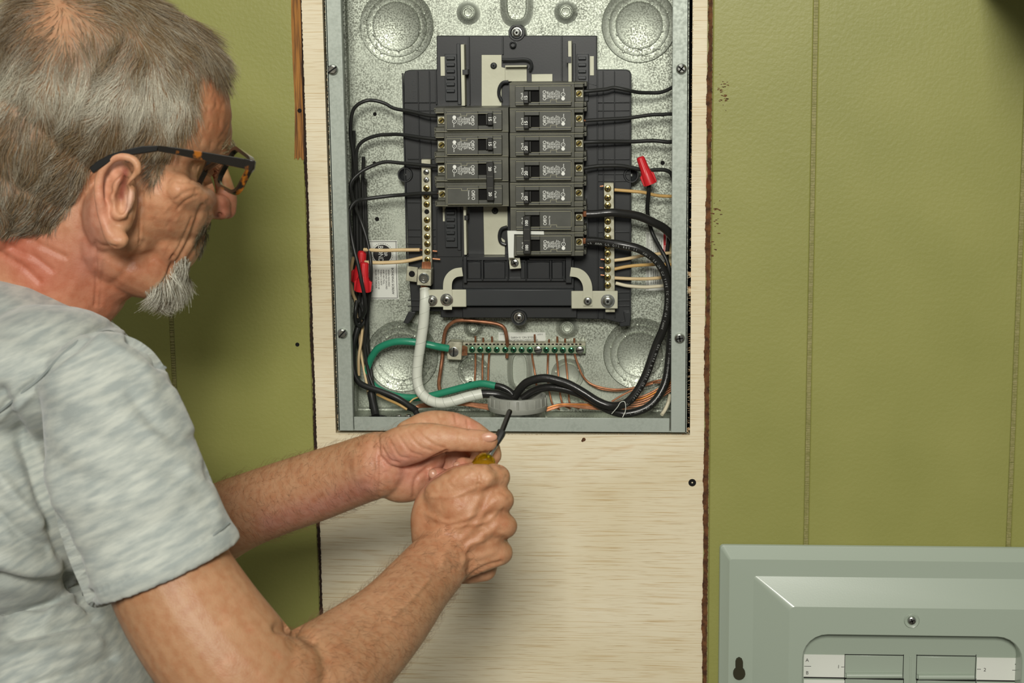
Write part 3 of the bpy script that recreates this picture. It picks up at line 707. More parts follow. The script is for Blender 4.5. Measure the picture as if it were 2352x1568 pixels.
for b_ in [o for o in bpy.data.objects if o.get('category') == 'circuit breaker']: b_['group'] = 'circuit breakers in the panel'
hd = thing('hold_down_bracket', tuple(W(1182,616,BF+.01)), 'pale metal hold-down bracket hooked over the 100 amp main breaker', 'bracket')
obj('plate', MB().pprism([(1165,530),(1249,531),(1250,539),(1181,538),(1180,592),(1168,592)], BF+.0030, BF+.0065), M['label'], hd, bevel=.0003)
obj('tab', MB().pprism([(1168,590),(1194,592),(1197,616),(1171,618)], BF+.020, BF+.022), M['tin'], hd, bevel=.0003)
obj('bend', MB().pprism([(1168,586),(1181,586),(1181,593),(1168,593)], BF+.0055, BF+.022), M['tin'], hd)
screwhead(W(1182,604,BF+.020), 9.5*S(BF), M['zinc'], hd, '+', ang=.5, h=.0015)

# ================================================================== WIRES
def wire(path, rpx, m, label, group, name='wire', n=8, ends=None, sub=6):
    """a round conductor as its own thing; ends: list of bare copper stubs [(x,y,Y)...]"""
    P = pw(path, sub); r = rpx*S(path[0][2])
    o = obj(name, MB().tube(P, r, n), m, origin=tuple(P[0]), smooth=60)
    cat = 'cable' if name in ('cable', 'ground_cable') else 'wire'
    tag(o, label, cat, group)
    for e in (ends or []):
        obj('bare_end', MB().tube([W(*q) for q in e], r*.5, 7), M['copper'], o, smooth=60)
    return o
GA, GBK = 'black wires of the right breakers', 'black wires of the left breakers'
wy = .040
wire([(1338,209,.036),(1352,209,.036),(1392,205,.040),(1410,201.5,.042),(1441,207,.044),(1466,212,.05),(1492,213,.055),(1517,212,.058),(1538,204,.062),(1553,190,.066),(1560,150,.07),(1556,40,.08),(1548,-40,.085)], 4.3, M['insul'], 'black wire from the topmost breaker of the right column', GA)
wire([(1345,277,.036),(1390,274,.04),(1441,271,.045),(1492,264,.05),(1517,263,.052),(1552,265,.056),(1562,300,.06),(1560,420,.07)], 4.2, M['insul'], 'black wire from the second breaker of the right column', GA, ends=[[(1334,276,.034),(1346,277,.036)]])
wire([(1340,326.5,.036),(1370,325.5,.038),(1402,325,.042),(1453,325,.048),(1499,323,.052),(1530,326,.054),(1553,331,.058),(1563,380,.064)], 4.6, M['insul'], 'black wire from the third breaker of the right column', GA)
wire([(1340,386,.036),(1360,383,.038),(1382,381,.04),(1428,381,.044),(1466,388,.048),(1488,392,.05),(1504,390,.052),(1530,391,.055),(1543,402,.058),(1548,430,.062),(1549,520,.07),(1550,640,.075),(1548,800,.078),(1543,930,.08)], 4.6, M['insul'], 'black wire from the fourth breaker of the right column, running down the right wall', GA)
wire([(1490,420,.046),(1490,440,.048),(1487,477,.058),(1489,500,.066),(1495,525,.070),(1503,545,.068),(1517,571,.060),(1532,600,.056),(1540,640,.056),(1542,720,.07),(1540,820,.075)], 4.6, M['insul'], 'black wire hanging below the red wire nut on the right', GA)
wire([(1536,545,.075),(1531,600,.078),(1534,680,.08),(1546,760,.08)], 4.4, M['insul'], 'black wire partly hidden behind the two thick right cables', GA)
wire([(1014,267,.036),(982,265,.040),(944,256,.046),(906,249,.05),(885,238,.052),(862,231,.052),(842,231,.05),(821,241,.05),(809,260,.052),(805,306,.056),(812,357,.06),(818,420,.066),(820,500,.072),(822,620,.072),(826,720,.07),(836,800,.07),(846,850,.07),(853,900,.064),(856,935,.05)], 4.2, M['insul'], 'black wire looping from the top breaker of the left column', GBK)
wire([(1014,321,.036),(970,316,.040),(918,308.7,.048),(893,309,.052),(867,311,.054),(837,322,.056),(821,341,.058),(818,380,.062),(825,430,.068),(828,520,.076),(830,640,.078),(834,720,.075),(842,790,.07),(852,850,.07),(858,900,.064),(862,937,.05)], 4.2, M['insul'], 'black wire looping from the second breaker of the left column', GBK)
wire([(1006,382,.036),(970,379,.040),(918,374,.046),(883,372,.048),(850,383,.048),(826,397,.046),(808,416,.044),(805,436,.044),(812,464,.048),(827,502,.052),(840,540,.05),(848,575,.048),(852,612,.044),(851,660,.05),(846,700,.06),(841,760,.064),(838,800,.066),(848,860,.066),(868,900,.06),(920,930,.05),(948,942,.045)], 4.2, M['insul'], 'black wire from the upper pole of the double left breaker, crossing the bonding label', GBK, ends=[[(1020,383,.034),(1006,382,.036)]])
wire([(1006,444,.036),(970,444,.040),(930,447,.046),(893,450,.048),(842,456.5,.044),(818,462,.038),(805,478,.034),(802,500,.032),(807,540,.026),(814,575,.022),(822,606,.020),(830,645,.020),(838,684,.024),(839,709,.03),(832,727,.04),(822,735,.05),(815,728,.056),(818,712,.06)], 4.4, M['insul'], 'black wire from the lower left double pole, crossing in front of the red wire nuts', GBK, ends=[[(1018,444,.034),(1006,444,.036)]])
for k,(xo,lab) in enumerate(((811,'black wire closest to the left wall in the bundle'),(833,'black wire in the bundle just left of the bonding label'),(838,'black wire on the right of the bundle along the left wall'))):
    wire([(xo+2,300+k*60,.074),(xo,420,.078),(xo+3,520,.08),(xo+5,620,.082),(xo+10-2*k,720,.08),(xo+14-3*k,800,.078),(848+4*k,880,.066),(852+5*k,938,.05)], 4.0, M['insul'], lab, GBK)
wire([(820,690,.05),(816,715,.046),(818,742,.05),(829,748,.056),(836,736,.06),(833,712,.062),(826,695,.06)], 4.2, M['insul'], 'black wire coiled below the red wire nuts on the left', GBK)
wire([(826,740,.060),(818,765,.058),(811,800,.056),(812,845,.054),(820,872,.05),(838,886,.046),(880,900,.042),(915,915,.04),(945,935,.042),(954,944,.044),(960,955,.040)], 7.0, M['insul'], 'thick black cable sweeping along the lower left corner into the bottom grommet', GBK, name='cable')
wire([(852,899,.058),(856,920,.054),(861,944,.048),(863,955,.044)], 9.5, M['insul'], 'black sheathed cable standing in the left bottom grommet', GBK, name='cable')
wire([(872,902,.06),(905,912,.056),(940,930,.05),(958,941,.046)], 6.0, M['insul'], 'short black cable behind the sweeping cable at the lower left', GBK, name='cable')
GC = 'cream neutral wires'
wire([(836,573,.050),(850,574,.048),(880,575,.047),(920,574,.046),(964,573.5,.046)], 4.2, M['cream'], 'upper cream wire into the left terminal bar', GC, ends=[[(964,573.5,.046),(972,574.5,.048)],[(994,576,.05),(1004,577,.05)]])
wire([(838,602,.050),(860,603,.048),(885,603,.047),(930,600,.047),(972,591,.048)], 4.4, M['cream'], 'lower cream wire into the left terminal bar', GC, ends=[[(994,594,.05),(1011,595.5,.05)]])
wire([(1411,436,.048),(1450,439,.05),(1480,442,.052),(1510,449,.056),(1545,451,.06)], 3.9, M['tan'], 'tan wire alone at the top of the right terminal bar', GC, ends=[[(1386,427,.048),(1378,428,.048)]])
wire([(1410,598,.048),(1440,594,.05),(1480,586,.055),(1510,583,.062),(1550,580,.066)], 3.9, M['cream'], 'cream wire highest of the lower four on the right terminal bar', GC)
wire([(1410,618,.048),(1440,612,.05),(1470,609,.053),(1510,607,.06),(1548,608,.066)], 3.9, M['tan'], 'tan wire second of the lower four on the right terminal bar', GC)
wire([(1410,638,.048),(1450,640,.05),(1490,640,.054),(1525,637,.06),(1550,636,.066)], 4.0, M['cream'], 'cream wire third of the lower four on the right terminal bar', GC)
wire([(1414,650,.048),(1440,656,.05),(1475,659,.054),(1505,658,.058),(1535,655,.066)], 4.2, M['ivory'], 'pale ivory wire lowest on the right terminal bar', GC)
for k,(x,y) in enumerate(((1381,595),(1379,614),(1381,631))):
    tag(obj('wire_tip', MB().tube([W(x-1.5,y,.05),W(x+7,y+1,.05)], 1.8*S(.05), 7), M['copper'], nb2))
wire([(834,735,.07),(830,780,.068),(824,820,.066),(824,862,.066)], 3.6, M['cream'], 'cream wire running down beside the coiled black wire at the lower left', GC)
wire([(823,735,.075),(828,800,.072),(836,850,.07),(843,885,.064),(846,905,.06)], 3.2, M['cream'], 'thin cream wire behind the black bundle at the lower left', GC)
wire([(812,590,.07),(806,625,.072),(808,665,.074),(820,700,.074),(822,735,.072)], 4.2, M['cream'], 'cream wire showing left of the red wire nuts', GC)
wire([(866,905,.055),(888,916,.05),(915,928,.045),(935,940,.044)], 3.4, M['tan'], 'tan wire along the lower left corner above the grommets', GC)
wire([(1540,905,.05),(1535,925,.05),(1527,942,.045),(1520,952,.04)], 4.5, M['ivory'], 'pale wire end in the lower right corner of the box', GC)
# --- thick cables
CBL = 'thick supply cables'
def cable(path, rpx, m, label, n=14, name='cable', group=CBL): return wire(path, rpx, m, label, group, name, n, sub=7)
ca = cable([(1347,553,.030),(1370,554,.028),(1400,558,.024),(1428,562,.022),(1466,571,.022),(1499,590,.024),(1520,615,.026),(1534,655,.028),(1535,705,.03),(1524,753,.034),(1506,796,.036),(1484,859,.034),(1462,900,.032),(1438,925,.032),(1405,932,.036),(1374,922,.038),(1342,902,.040),(1316,887,.042),(1289,876,.044),(1250,868,.046),(1214,876,.048),(1195,892,.05),(1182,912,.052)], 10.0, M['cable'], 'thick black cable from the lower pole of the main breaker, bending down the right side')
cb = cable([(1347,492,.030),(1370,491,.03),(1400,488,.030),(1428,490,.032),(1466,496,.036),(1504,512,.04),(1530,528,.046),(1550,556,.05),(1558,620,.054),(1552,700,.056),(1542,760,.056),(1537,820,.054),(1530,870,.05),(1515,905,.046),(1491,932,.042),(1459,946,.040),(1427,949,.040),(1395,939,.044),(1363,921,.048),(1331,904,.05),(1295,893,.052),(1257,889,.054),(1225,898,.056),(1199,915,.056)], 9.8, M['cable'], 'thick black cable from the upper pole of the main breaker, outermost on the right side')
for (o_, y, dy) in ((cb, 491, -4), (ca, 553, -3)):
    mb = MB()
    for k in range(6): mb.tube([W(1333,y-6+k*2.6+dy*.3,.034), W(1341,y-5.5+k*2.2,.030-.0008*math.sin(k)), W(1350,y-5+k*2.0,.030)], .0006, 6)
    obj('bare_strands', mb, M['copper'], o_)
# printed lettering along the cables, small letters following the curve
def printed(par, path, body, hpx, off, Y_lift, flip=False, start=0.0, step=7.2):
    P = pw(path, 10); d = [0]
    for a, b in zip(P[:-1], P[1:]): d.append(d[-1]+(b-a).length)
    s_ = S(.03); pos = start*s_; i = 0
    for ch in body:
        while i < len(P)-2 and d[i+1] < pos: i += 1
        if pos > d[-1]: break
        t = (pos-d[i])/(d[i+1]-d[i]+1e-9); q = P[i].lerp(P[i+1], t); tv = (P[i+1]-P[i]).normalized()
        ang = math.atan2(tv.z, tv.x)
        nrm = Vector((-math.sin(ang), 0, math.cos(ang)))
        if ch != ' ':
            p_ = q + nrm*off*s_ + Vector((0,-Y_lift*s_,0))
            e = (Matrix.Rotation(-ang, 3, 'Y') @ Matrix.Rotation(R90, 3, 'X')); 
            text(ch, hpx*1.35*s_, M['white_ink'] if False else M['ink_gray'], p_, e.to_euler(), par, 'printed_letter', local=False, wx=.9)
        pos += step*s_
M['ink_gray'] = mat('gray_cable_print', (150,152,148), 0.6)
printed(ca, [(1352,553,.030),(1400,558,.024),(1428,562,.022),(1466,571,.022),(1499,590,.024),(1520,615,.026),(1534,655,.028),(1535,705,.03),(1524,753,.034)], 'OR AWM OR OIL RES II  VW-1 SR OR CU TYPE TC NYLON OR THWN 75 FT', 5.2, -3.5, 9.8, start=0, step=6.0)
printed(ca, [(1510,790,.036),(1484,859,.034),(1462,900,.032),(1438,925,.032)], 'GAL WIRE & CABLE OR E10245 (UL)', 5.0, 3.0, 10.0, step=5.6)
printed(cb, [(1543,750,.056),(1537,820,.054),(1530,870,.05),(1515,905,.046),(1491,932,.042),(1459,946,.040),(1427,949,.040)], 'VW-1 600 V 2 AWG CU OR GR II OR AWM OR THWN-2 OR THHN OR TYPE', 5.0, -1.0, 10.2, step=5.6)
# white-taped neutral and green ground
nt_ = cable([(976,662,.044),(976,690,.040),(973,740,.042),(966,790,.044),(960,830,.046),(958,868,.046),(965,898,.044),(985,918,.040),(1012,925,.038),(1040,921,.038),(1075,911,.040),(1107,904,.042)], 12.2, M['tapewhite'], 'thick neutral cable wrapped in white tape, curving down from the left lug', 16)
mb = MB(); P = pw([(976,662,.044),(976,690,.040),(973,740,.042),(966,790,.044),(960,830,.046),(958,868,.046),(965,898,.044),(985,918,.040),(1012,925,.038),(1040,921,.038),(1075,911,.040),(1107,904,.042)], 40)
R_ = 12.05*S(.042); hx = []
for i in range(0, len(P)-1):
    t = (P[i+1]-P[i]).normalized(); u = t.cross(Vector((0,1,0))).normalized(); w_ = t.cross(u); a = i*.23
    hx.append(P[i]+(u*math.cos(a)+w_*math.sin(a))*R_)
obj('tape_edge', MB().tube(hx, .00022, 4), mat('tape_shadow_edge',(170,174,162),.6), nt_)
obj('strands', MB().tube(pw([(973,650,.046),(975,662,.044)]), .0036, 8), M['copper'], nt_)
mb = MB()
for k in range(6): mb.tube([W(971+k*3.4,601+abs(k-3)*.5,IY-.017),W(970.5+k*3.6,610,IY-.022),W(970+k*3.6,619,IY-.024)], .0009, 6)
obj('bare_strands', mb, M['copper'], lug)
obj('jacket', MB().tube(pw([(1106,904,.042),(1125,904,.042),(1150,907,.043),(1172,917,.046),(1186,932,.05)],6), 10.2*S(.042), 12), M['cable'], nt_, smooth=60)
gpath = [(1030,800,.060),(1012,797,.058),(995,793.5,.056),(963,787,.056),(931,784,.056),(902,786,.058),(872,798,.062),(857,815,.066),(847,836,.07),(845,857,.072),(855,881,.072),(878,898,.07),(910,909,.068),(945,913,.066),(984,910,.064),(1027,899,.062),(1069,888,.06),(1095,882,.058),(1112,881,.056),(1138,886,.054)]
gc = wire(gpath, 8.6, M['tapegreen'], 'thick ground cable wrapped in green tape, looping at the lower left of the box', None, 'ground_cable', 12)
P = pw(gpath, 16); hx = []
for (i0, i1) in ((50,58),(110,118),(128,136),(262,272)):
    mbp = []
    for i in range(i0, i1):
        t = (P[i+1]-P[i]).normalized(); u = t.cross(Vector((0,1,0))).normalized(); w_ = t.cross(u); a = -math.pi*(i-i0)/(i1-i0)
        mbp.append(P[i]+(u*math.cos(a)+w_*math.sin(a)*1)*8.5*S(.06))
    obj('gap_in_tape', MB().tube(mbp, .0011, 5), M['cable'], gc)
obj('jacket', MB().tube(pw([(1134,885,.055),(1150,888,.054),(1170,898,.053),(1184,915,.052)],6), 8.2*S(.055), 10), M['cable'], gc, smooth=60)
cable([(1125,884,.068),(1150,888,.066),(1175,900,.062),(1190,915,.06)], 7.5, M['cable'], 'black supply cable lying behind the green taped one at the conduit', 10)
# coppers
GCU = 'bare copper ground wires'
wire([(1012,903,.076),(1008,881,.076),(1012,850,.076),(1016,820,.078),(1018.5,785,.078),(1025,755,.074),(1042,739,.07),(1063,735,.068),(1101,738,.068),(1139,743,.068),(1157,752,.068),(1163,770,.070),(1166,796,.078)], 4.4, M['copperdull'], 'thick bare copper wire arching above the ground bar', GCU)
wire([(1165,811,.080),(1164,822,.080)], 3.8, M['copperdull'], 'thick copper stub just below the ground bar', GCU)
def gw(x, yt, path, label, r=2.4): 
    wire([(path[0][0]+ (x-path[0][0]), 789, .079),(x,yt,.077)][::-1] + [(path[0][0],812,.080)] + path[1:], r, M['copper'], label, GCU, 'wire', 7, sub=4)
gp = [((1092,772),[(1092,812,.08),(1092,840,.082),(1090,882,.08)],'first copper ground wire from the left on the ground bar'),
      ((1110,776),[(1109,812,.08),(1108,840,.082),(1108,882,.08)],'second copper ground wire from the left on the ground bar'),
      ((1130,773),[(1124,812,.08),(1122,840,.082),(1121,880,.08)],'third copper ground wire from the left on the ground bar'),
      ((1228,768),[(1222,812,.08),(1226,840,.082),(1230,866,.08),(1234,900,.076),(1240,932,.07)],'copper ground wire with a bent tip just left of the large silver screw'),
      ((1261,780),[(1259,812,.08),(1258,840,.082),(1258,866,.08),(1262,900,.076),(1270,930,.07),(1285,940,.064)],'copper ground wire right of the large silver screw'),
      ((1280,773),[(1278,812,.08),(1281,840,.082),(1283,870,.08),(1286,900,.076),(1293,928,.07),(1310,938,.064)],'copper ground wire second right of the large silver screw'),
      ((1298,778),[(1298,812,.08),(1301,840,.082),(1304,872,.08),(1306,900,.076),(1310,928,.07),(1330,938,.06)],'copper ground wire third right of the large silver screw')]
for (x, yt), p, lab in gp: gw(x, yt, p, lab)
wire([(1319,777,.078),(1319,789,.079),(1320,812,.080),(1327,835,.08),(1337,860,.08),(1352,878,.08),(1375,888,.078),(1410,894,.076),(1450,892,.074),(1480,884,.072),(1505,875,.07),(1530,871,.068),(1552,868,.07)], 2.5, M['copper'], 'rightmost copper ground wire, curving away to the right wall', GCU)
wire([(1352,880,.082),(1380,893,.08),(1420,897,.078),(1455,890,.076),(1490,880,.074),(1525,878,.07),(1550,874,.07)], 2.2, M['copper'], 'copper ground wire just below the one curving to the right wall', GCU)
wire([(1405,922,.07),(1430,907,.07),(1460,893,.07),(1500,880,.07)], 2.2, M['copper'], 'copper wire rising diagonally behind the thick cables at the lower right', GCU)
rnd = random.Random(3)
labs = ['uppermost','second','third','fourth','lowest']
for k in range(5):
    wire([(945,944,.05),(960,936-k*1.5,.056),(985,934-2*k,.056-.003*k),(1020,932-k*2.5,.054),(1060,930-k*2,.052),(1100,936-k*2.2,.05),(1125,941-k*3,.048)], 1.9+.2*(k%2), M['copper'] if k%2 else M['copperdull'], labs[4-k]+' of the copper wires lying on the box bottom left of the conduit ring', GCU, sub=4)
wire([(940,925,.05),(952,915,.052),(975,910,.056),(1000,914,.058),(1040,922,.056),(1110,938,.05)], 2.0, M['tan'], 'tan wire looping over the copper ones beside the right grommet', GC, sub=5)
for k in range(6):
    m_ = M['copper'] if k != 4 else mat('orange_copper', (196,120,44), .35, .5)
    wire([(1255,944-k*1.5,.05),(1280,936-1.5*k,.052),(1300,932-k,.052),(1340,937-2*k,.055),(1380,940-2.5*k,.058),(1430,940-4*k,.06),(1475,935-5*k,.062),(1510,918-5*k,.064),(1545,895-5*k,.068)], 2.0+.3*(k==4), m_, ('lowest','fifth','fourth','third','second','uppermost')[k]+' of the copper wires crossing the box bottom right of the conduit ring', GCU, sub=4)
# ------------------------------------------------------------------ wire nuts
def wirenut(a, b, r0, r1, label):
    """a = narrow end, b = skirt end (photograph points with depth)"""
    A, B = W(*a), W(*b); t = (B-A); L_ = t.length; t.normalize()
    o = thing('wire_nut', tuple(A), label, 'wire nut', 'red wire nuts')
    s_ = S(a[2]); q = t.to_track_quat('Z','Y')
    mb = MB(); n = 48
    prof = [(0.0001,.0),(r0*.7,.0),(r0*.95,.03),(r0,.08),(r0*1.08,.45),(r0*1.2,.52),(r1*.86,.62),(r1*.92,.7),(r1,.97),(r1,1.0),(r1*.86,1.0),(r1*.8,.8)]
    v=[];f=[]
    for (rr, h) in prof:
        for k in range(n):
            a_ = 2*math.pi*k/n; g = 1.0 + (.06 if (k//2)%2 else 0)*(1 if .05<h<.6 else 0)
            v.append(A + q @ Vector((rr*s_*g*math.cos(a_), rr*s_*g*math.sin(a_), h*L_)))
    for i in range(len(prof)-1):
        for k in range(n):
            j=(k+1)%n; f.append((i*n+k,i*n+j,(i+1)*n+j,(i+1)*n+k))
    f.append(tuple(range((len(prof)-1)*n, len(prof)*n)))
    obj('shell', MB().add(v,f), M['red'], o, smooth=50)
    wg = MB(); side = q @ Vector((1,0,0)); 
    if abs(side.y) > .7: side = q @ Vector((0,1,0))
    dep = t.cross(side).normalized()
    for sg in (-1,1):
        p0 = A+t*L_*.55; pts = [p0+side*sg*r0*s_*.8, A+t*L_*.66+side*sg*r1*s_*1.16, A+t*L_*.99+side*sg*r1*s_*1.10, A+t*L_*.99+side*sg*r1*s_*.8]
        v = [p+dep*.0022 for p in pts]+[p-dep*.0022 for p in pts]
        wg.add(v, [(0,1,2,3),(7,6,5,4),(0,4,5,1),(1,5,6,2),(2,6,7,3),(3,7,4,0)])
    obj('wing', wg, M['red'], o, bevel=.0005)
    return o
wirenut((1470,360,.040),(1494,423,.040), 9, 14.5, 'red wire nut tilted beside the right terminal bar')
wirenut((832,576,.062),(826,648,.062), 10, 18, 'red wire nut at the left, partly hidden behind the other one')
wirenut((837,602,.044),(833,669,.044), 10, 18, 'front red wire nut of the pair at the left wall')
# ------------------------------------------------------------------ conduit ring, grommets, bottom hardware
c0 = W(1189, 946, 0); bx = W(1189,935,.045).x; R0 = 70*S(.04)
cr = thing('conduit_ring', (bx, .045, ZB+T), 'gray plastic ribbed conduit ring standing on the bottom of the box', 'conduit fitting')
zt = W(1189, 921, .045-R0).z; zb0 = W(1189, 950, .045-R0).z
cen = Vector((bx, .045, 0))
obj('ring', MB().lathe(cen, [(R0*.97,zb0-.002),(R0*1.0,zb0+.001),(R0*1.0,zb0+.003),(R0*.975,zb0+.0035),(R0*.955,zt-.001),(R0*.94,zt),(R0*.84,zt),(R0*.82,zt-.002),(R0*.80,ZB+T)], 64, 'z'), M['bush'], cr, smooth=40)
rbs = MB()
for k in range(20):
    a = 2*math.pi*k/20+.08; d = Vector((math.cos(a), math.sin(a), 0)); n_ = Vector((-d.y, d.x, 0))*.0013
    p = [cen+d*R0*.95+n_, cen+d*R0*.95-n_, cen+d*R0*.995-n_*.6, cen+d*R0*.995+n_*.6]
    v = [q+Vector((0,0,zb0+.003)) for q in p]+[q+Vector((0,0,zt-.0012)) for q in p]
    rbs.add(v, [(0,1,2,3),(7,6,5,4),(0,4,5,1),(1,5,6,2),(2,6,7,3),(3,7,4,0)])
obj('grip_rib', rbs, M['bush'], cr, bevel=.0003)
obj('locknut', MB().lathe(cen, [(R0*1.0,ZB+T),(R0*1.0,ZB+T+.002),(R0*.93,ZB+T+.003),(R0*.93,zb0),(R0*.5,zb0),(R0*.5,ZB+T)], 48, 'z'), M['zinc'], cr)
for (x, y, lab) in ((867,943,'black rubber grommet in the box bottom nearest the left wall'),(962,942,'black rubber grommet in the box bottom half hidden by the hand')):
    p = W(x, y, .042); g = obj('grommet', MB().lathe((p.x,.042,ZB+T), [(26*S(.04),0),(26*S(.04),.002),(22*S(.04),.0035),(15*S(.04),.0035),(13*S(.04),.001),(0.00001,.0008)], 32, 'z'), M['insul'], origin=(p.x,.042,ZB+T)); tag(g, lab, 'grommet', 'grommets')
for k,(x, y) in enumerate(((900,946),(922,944))):
    p = W(x, y, .030); s_ = obj('locknut_screw', MB().tube([(p.x-.004,.030,ZB+T+.003),(p.x+.005,.028,ZB+T+.0055)], .003, 8).box(p.x+.005,p.x+.010,.025,.031,ZB+T+.002,ZB+T+.009), M['zinc'], origin=(p.x,.03,ZB+T), bevel=.0004)
    tag(s_, ('zinc clamp screw beside the left bottom grommet','zinc clamp screw between the two bottom grommets')[k], 'screw')
kn = MB()
for x in (1290,1345,1400,1470): 
    p = W(x, 952, .02); kn.lathe((p.x,.03,ZB+T), [(.012,0),(.0115,.0012),(.0105,.0005),(0.00001,.0005)], 28, 'z')
obj('knockout', kn, M['galv'], enc)
obj('seam_tab', MB().box(BX0+T, BX0+.006, .02, .032, ZB+T, ZB+.03), M['galv'], enc)
obj('rivet', MB().lathe((BX0+.0075,.03,ZB+.018), [(.004,-.001),(.004,.001),(.0025,.002),(0.00001,.002)], 14), M['zinc'], enc)
crumbs = MB(); rr = random.Random(5)
for k in range(260):
    x = rr.uniform(BX0+.02, BX1-.02); y = rr.uniform(.004,.05); z = ZB+T; q = rr.uniform(.0003,.0011); a=rr.random()*3
    dx, dy = math.cos(a)*q*2, math.sin(a)*q*2
    crumbs.add([(x-dx,y-dy,z),(x+dx,y+dy,z),(x+dy,y-dx,z+q*.3),(x,y,z+q)], [(0,1,3),(1,2,3),(2,0,3),(0,2,1)])
tag(obj('sawdust', crumbs, M['plyedge'], enc), kind='stuff')
# translucent plastic thread caught on the cable
wire([(1405,950,.03),(1418,935,.026),(1425,924,.024),(1434,922,.022),(1437,932,.022),(1436,945,.022),(1430,958,.02)], .9, M['label'], 'thin pale thread caught on the black cable bend at the lower right', None, 'thread', 5)

# ================================================================== COVER leaning on the wall
cv = thing('panel_cover', tuple(W(2094, 1900, -.02)), 'gray-green steel cover of the breaker box leaning on the green wall', 'panel cover')
cx0 = W(1653,1400,-.02).x; cz1 = W(1700,1261,-.02).z; cw = (W(2094,1425,-.02).x - cx0)*2; ch = .60
roll = math.radians(-.25)
def cvl(px, py):                                # photograph px -> local cover coords (u right, v down, metres)
    p = W(px, py, -.02); return (p.x-cx0, cz1-p.z)
def stepped(levels, m, name, par, smooth=25):
    """levels = list of (rect(u0,u1,v0,v1), height, corner radius); consecutive rounded rects bridged"""
    v=[];f=[]; K=6; n=4*(K+1)
    for (u0,u1,v0,v1), h, r in levels:
        for ci,(cu,cv_,a0) in enumerate(((u1-r,v0+r,-R90),(u1-r,v1-r,0),(u0+r,v1-r,R90),(u0+r,v0+r,2*R90))):
            for k in range(K+1):
                a = a0+R90*k/K; v.append((cx0+cu+r*math.cos(a), -.002-h, cz1-(cv_+r*math.sin(a))))
    for i in range(len(levels)-1):
        for k in range(n):
            j=(k+1)%n; f.append((i*n+k,i*n+j,(i+1)*n+j,(i+1)*n+k))
    return v, f, n
H1, H2, H3 = .006, .0075, .0235
def rr_(du0, dv0): return (du0, cw-du0, dv0, ch-dv0)
u_b, v_b = cvl(1690,1289)
v2 = cvl(1760,1328)[1]; u2_ = cvl(1732,1328)[0]; v3 = cvl(1820,1387)[1]; u3 = cvl(1812,1387)[0]
uo, vo = cvl(1843,1500)[0], cvl(1950,1452)[1]
lev = [(rr_(0.0,0.0),0.0,.004),(rr_(.0008,.0008),.0022,.004),(rr_(.0018,.0018),.0028,.004),(rr_(.010,v_b),.0105,.003),(rr_(u2_,v2),.0108,.003),(rr_(u3,v3),.026,.006),(rr_(uo-.001,vo-.001),.0265,.026),(rr_(uo,vo),.025,.025),(rr_(uo+.0015,vo+.0015),.006,.024),(rr_(uo+.003,vo+.003),.0055,.023),(rr_(uo+.02,vo+.02),.0055,.012)]
v, f, n_ = stepped(lev, None, None, None)
f.append(tuple(range((len(lev)-1)*n_, len(lev)*n_)))
f.append(tuple(range(n_))[::-1])
obj('shell', MB().add(v, f), M['cover'], cv, smooth=12)
YC = -.002-.0055
def cbox(x0,y0,x1,y1,h0,h1):
    a = W((x0+x1)/2,(y0+y1)/2,YC-h1)
    mb = MB(); return mb.pbox(x0,y0,x1,y1,YC-h1,YC-h0)
for k,(y0,y1,y2) in enumerate(((1508,1557,1561),(1563,1612,1616))):
    obj('knockout_cover', cbox(1941,y0-3,2074,y1-10,.0001,.0012), M['cover'], cv, bevel=.0004)
    obj('knockout_cover', cbox(2106,y0,2240,y1-7,.0001,.0012), M['cover'], cv, bevel=.0004)
    for (a,b,dy) in ((1941,2074,0),(2106,2240,3)):
        obj('knockout_cover_rib', MB().tube([W(a+3,y1-6+dy,YC-.002),W(b-3,y1-6+dy,YC-.002)], 7*S(0), 12), M['cover'], cv)
        ed = cbox(a-1.2,y0-5+dy*.6,b+1.2,y0-3.6+dy*.6,.0001,.0006); ed.pbox(a-1.4,y0-5,a-.2,y2,YC-.0006,YC); ed.pbox(b+.2,y0-5,b+1.4,y2,YC-.0006,YC); ed.pbox(a-1.2,y1+1.5+dy,b+1.2,y1+3+dy,YC-.0024,YC)
        obj('knockout_gap', ed, M['dark'], cv)
obj('knockout_groove', cbox(2088,1507,2092,1640,.0001,.0008), M['cover'], cv, bevel=.0003)
for (a,b,dy,side) in ((1846,1940,0,'L'),(2243,2339,7,'R')):
    for k in range(2):
        y0 = 1503+dy+k*58; l_ = obj('circuit_label', cbox(a,y0,b,y0+52,.0001,.0005), M['label'], cv)
        ln = MB(); yl = YC-.00055
        if side == 'L': ln.pbox(a+1,y0+26,a+17,y0+27,yl-.00005,yl+.0001); ln.pbox(b-8,y0+28,b-1,y0+29,yl-.00005,yl+.0001)
        else: ln.pbox(a+1,y0+26,a+10,y0+27,yl-.00005,yl+.0001); ln.pbox(b-14,y0+28,b-1,y0+29,yl-.00005,yl+.0001)
        ln.pbox(a,y0+51.5,b,y0+54.5,yl-.00005,YC+.0001)
        obj('printed_line', ln, M['print'], l_)
        xa = a+8 if side == 'L' else b-4
        for t_, yy in (('A',y0+13),('B',y0+42)): text(t_, 8.8*S(YC)*1.35, M['print'], W(xa,yy,yl), trot(-.8), l_, local=False)
        text(str(1+2*k) if side == 'L' else str(2+2*k), 9*S(YC)*1.35, M['print'], W(b-14 if side == 'L' else a+19,y0+28,yl), trot(-.8), l_, local=False)
sc1 = W(2094,1425,-.024)
obj('screw_dimple', MB().lathe(W(2094,1425,-.0284), [(18*S(0),0),(16*S(0),.0012),(12*S(0),.0005),(0.00001,.0)], 32), M['cover'], cv, smooth=60)
screwhead(W(2094,1424,-.0292), 10*S(0), M['zinc'], cv, '+', 'cover_screw', ang=.4, h=.003)
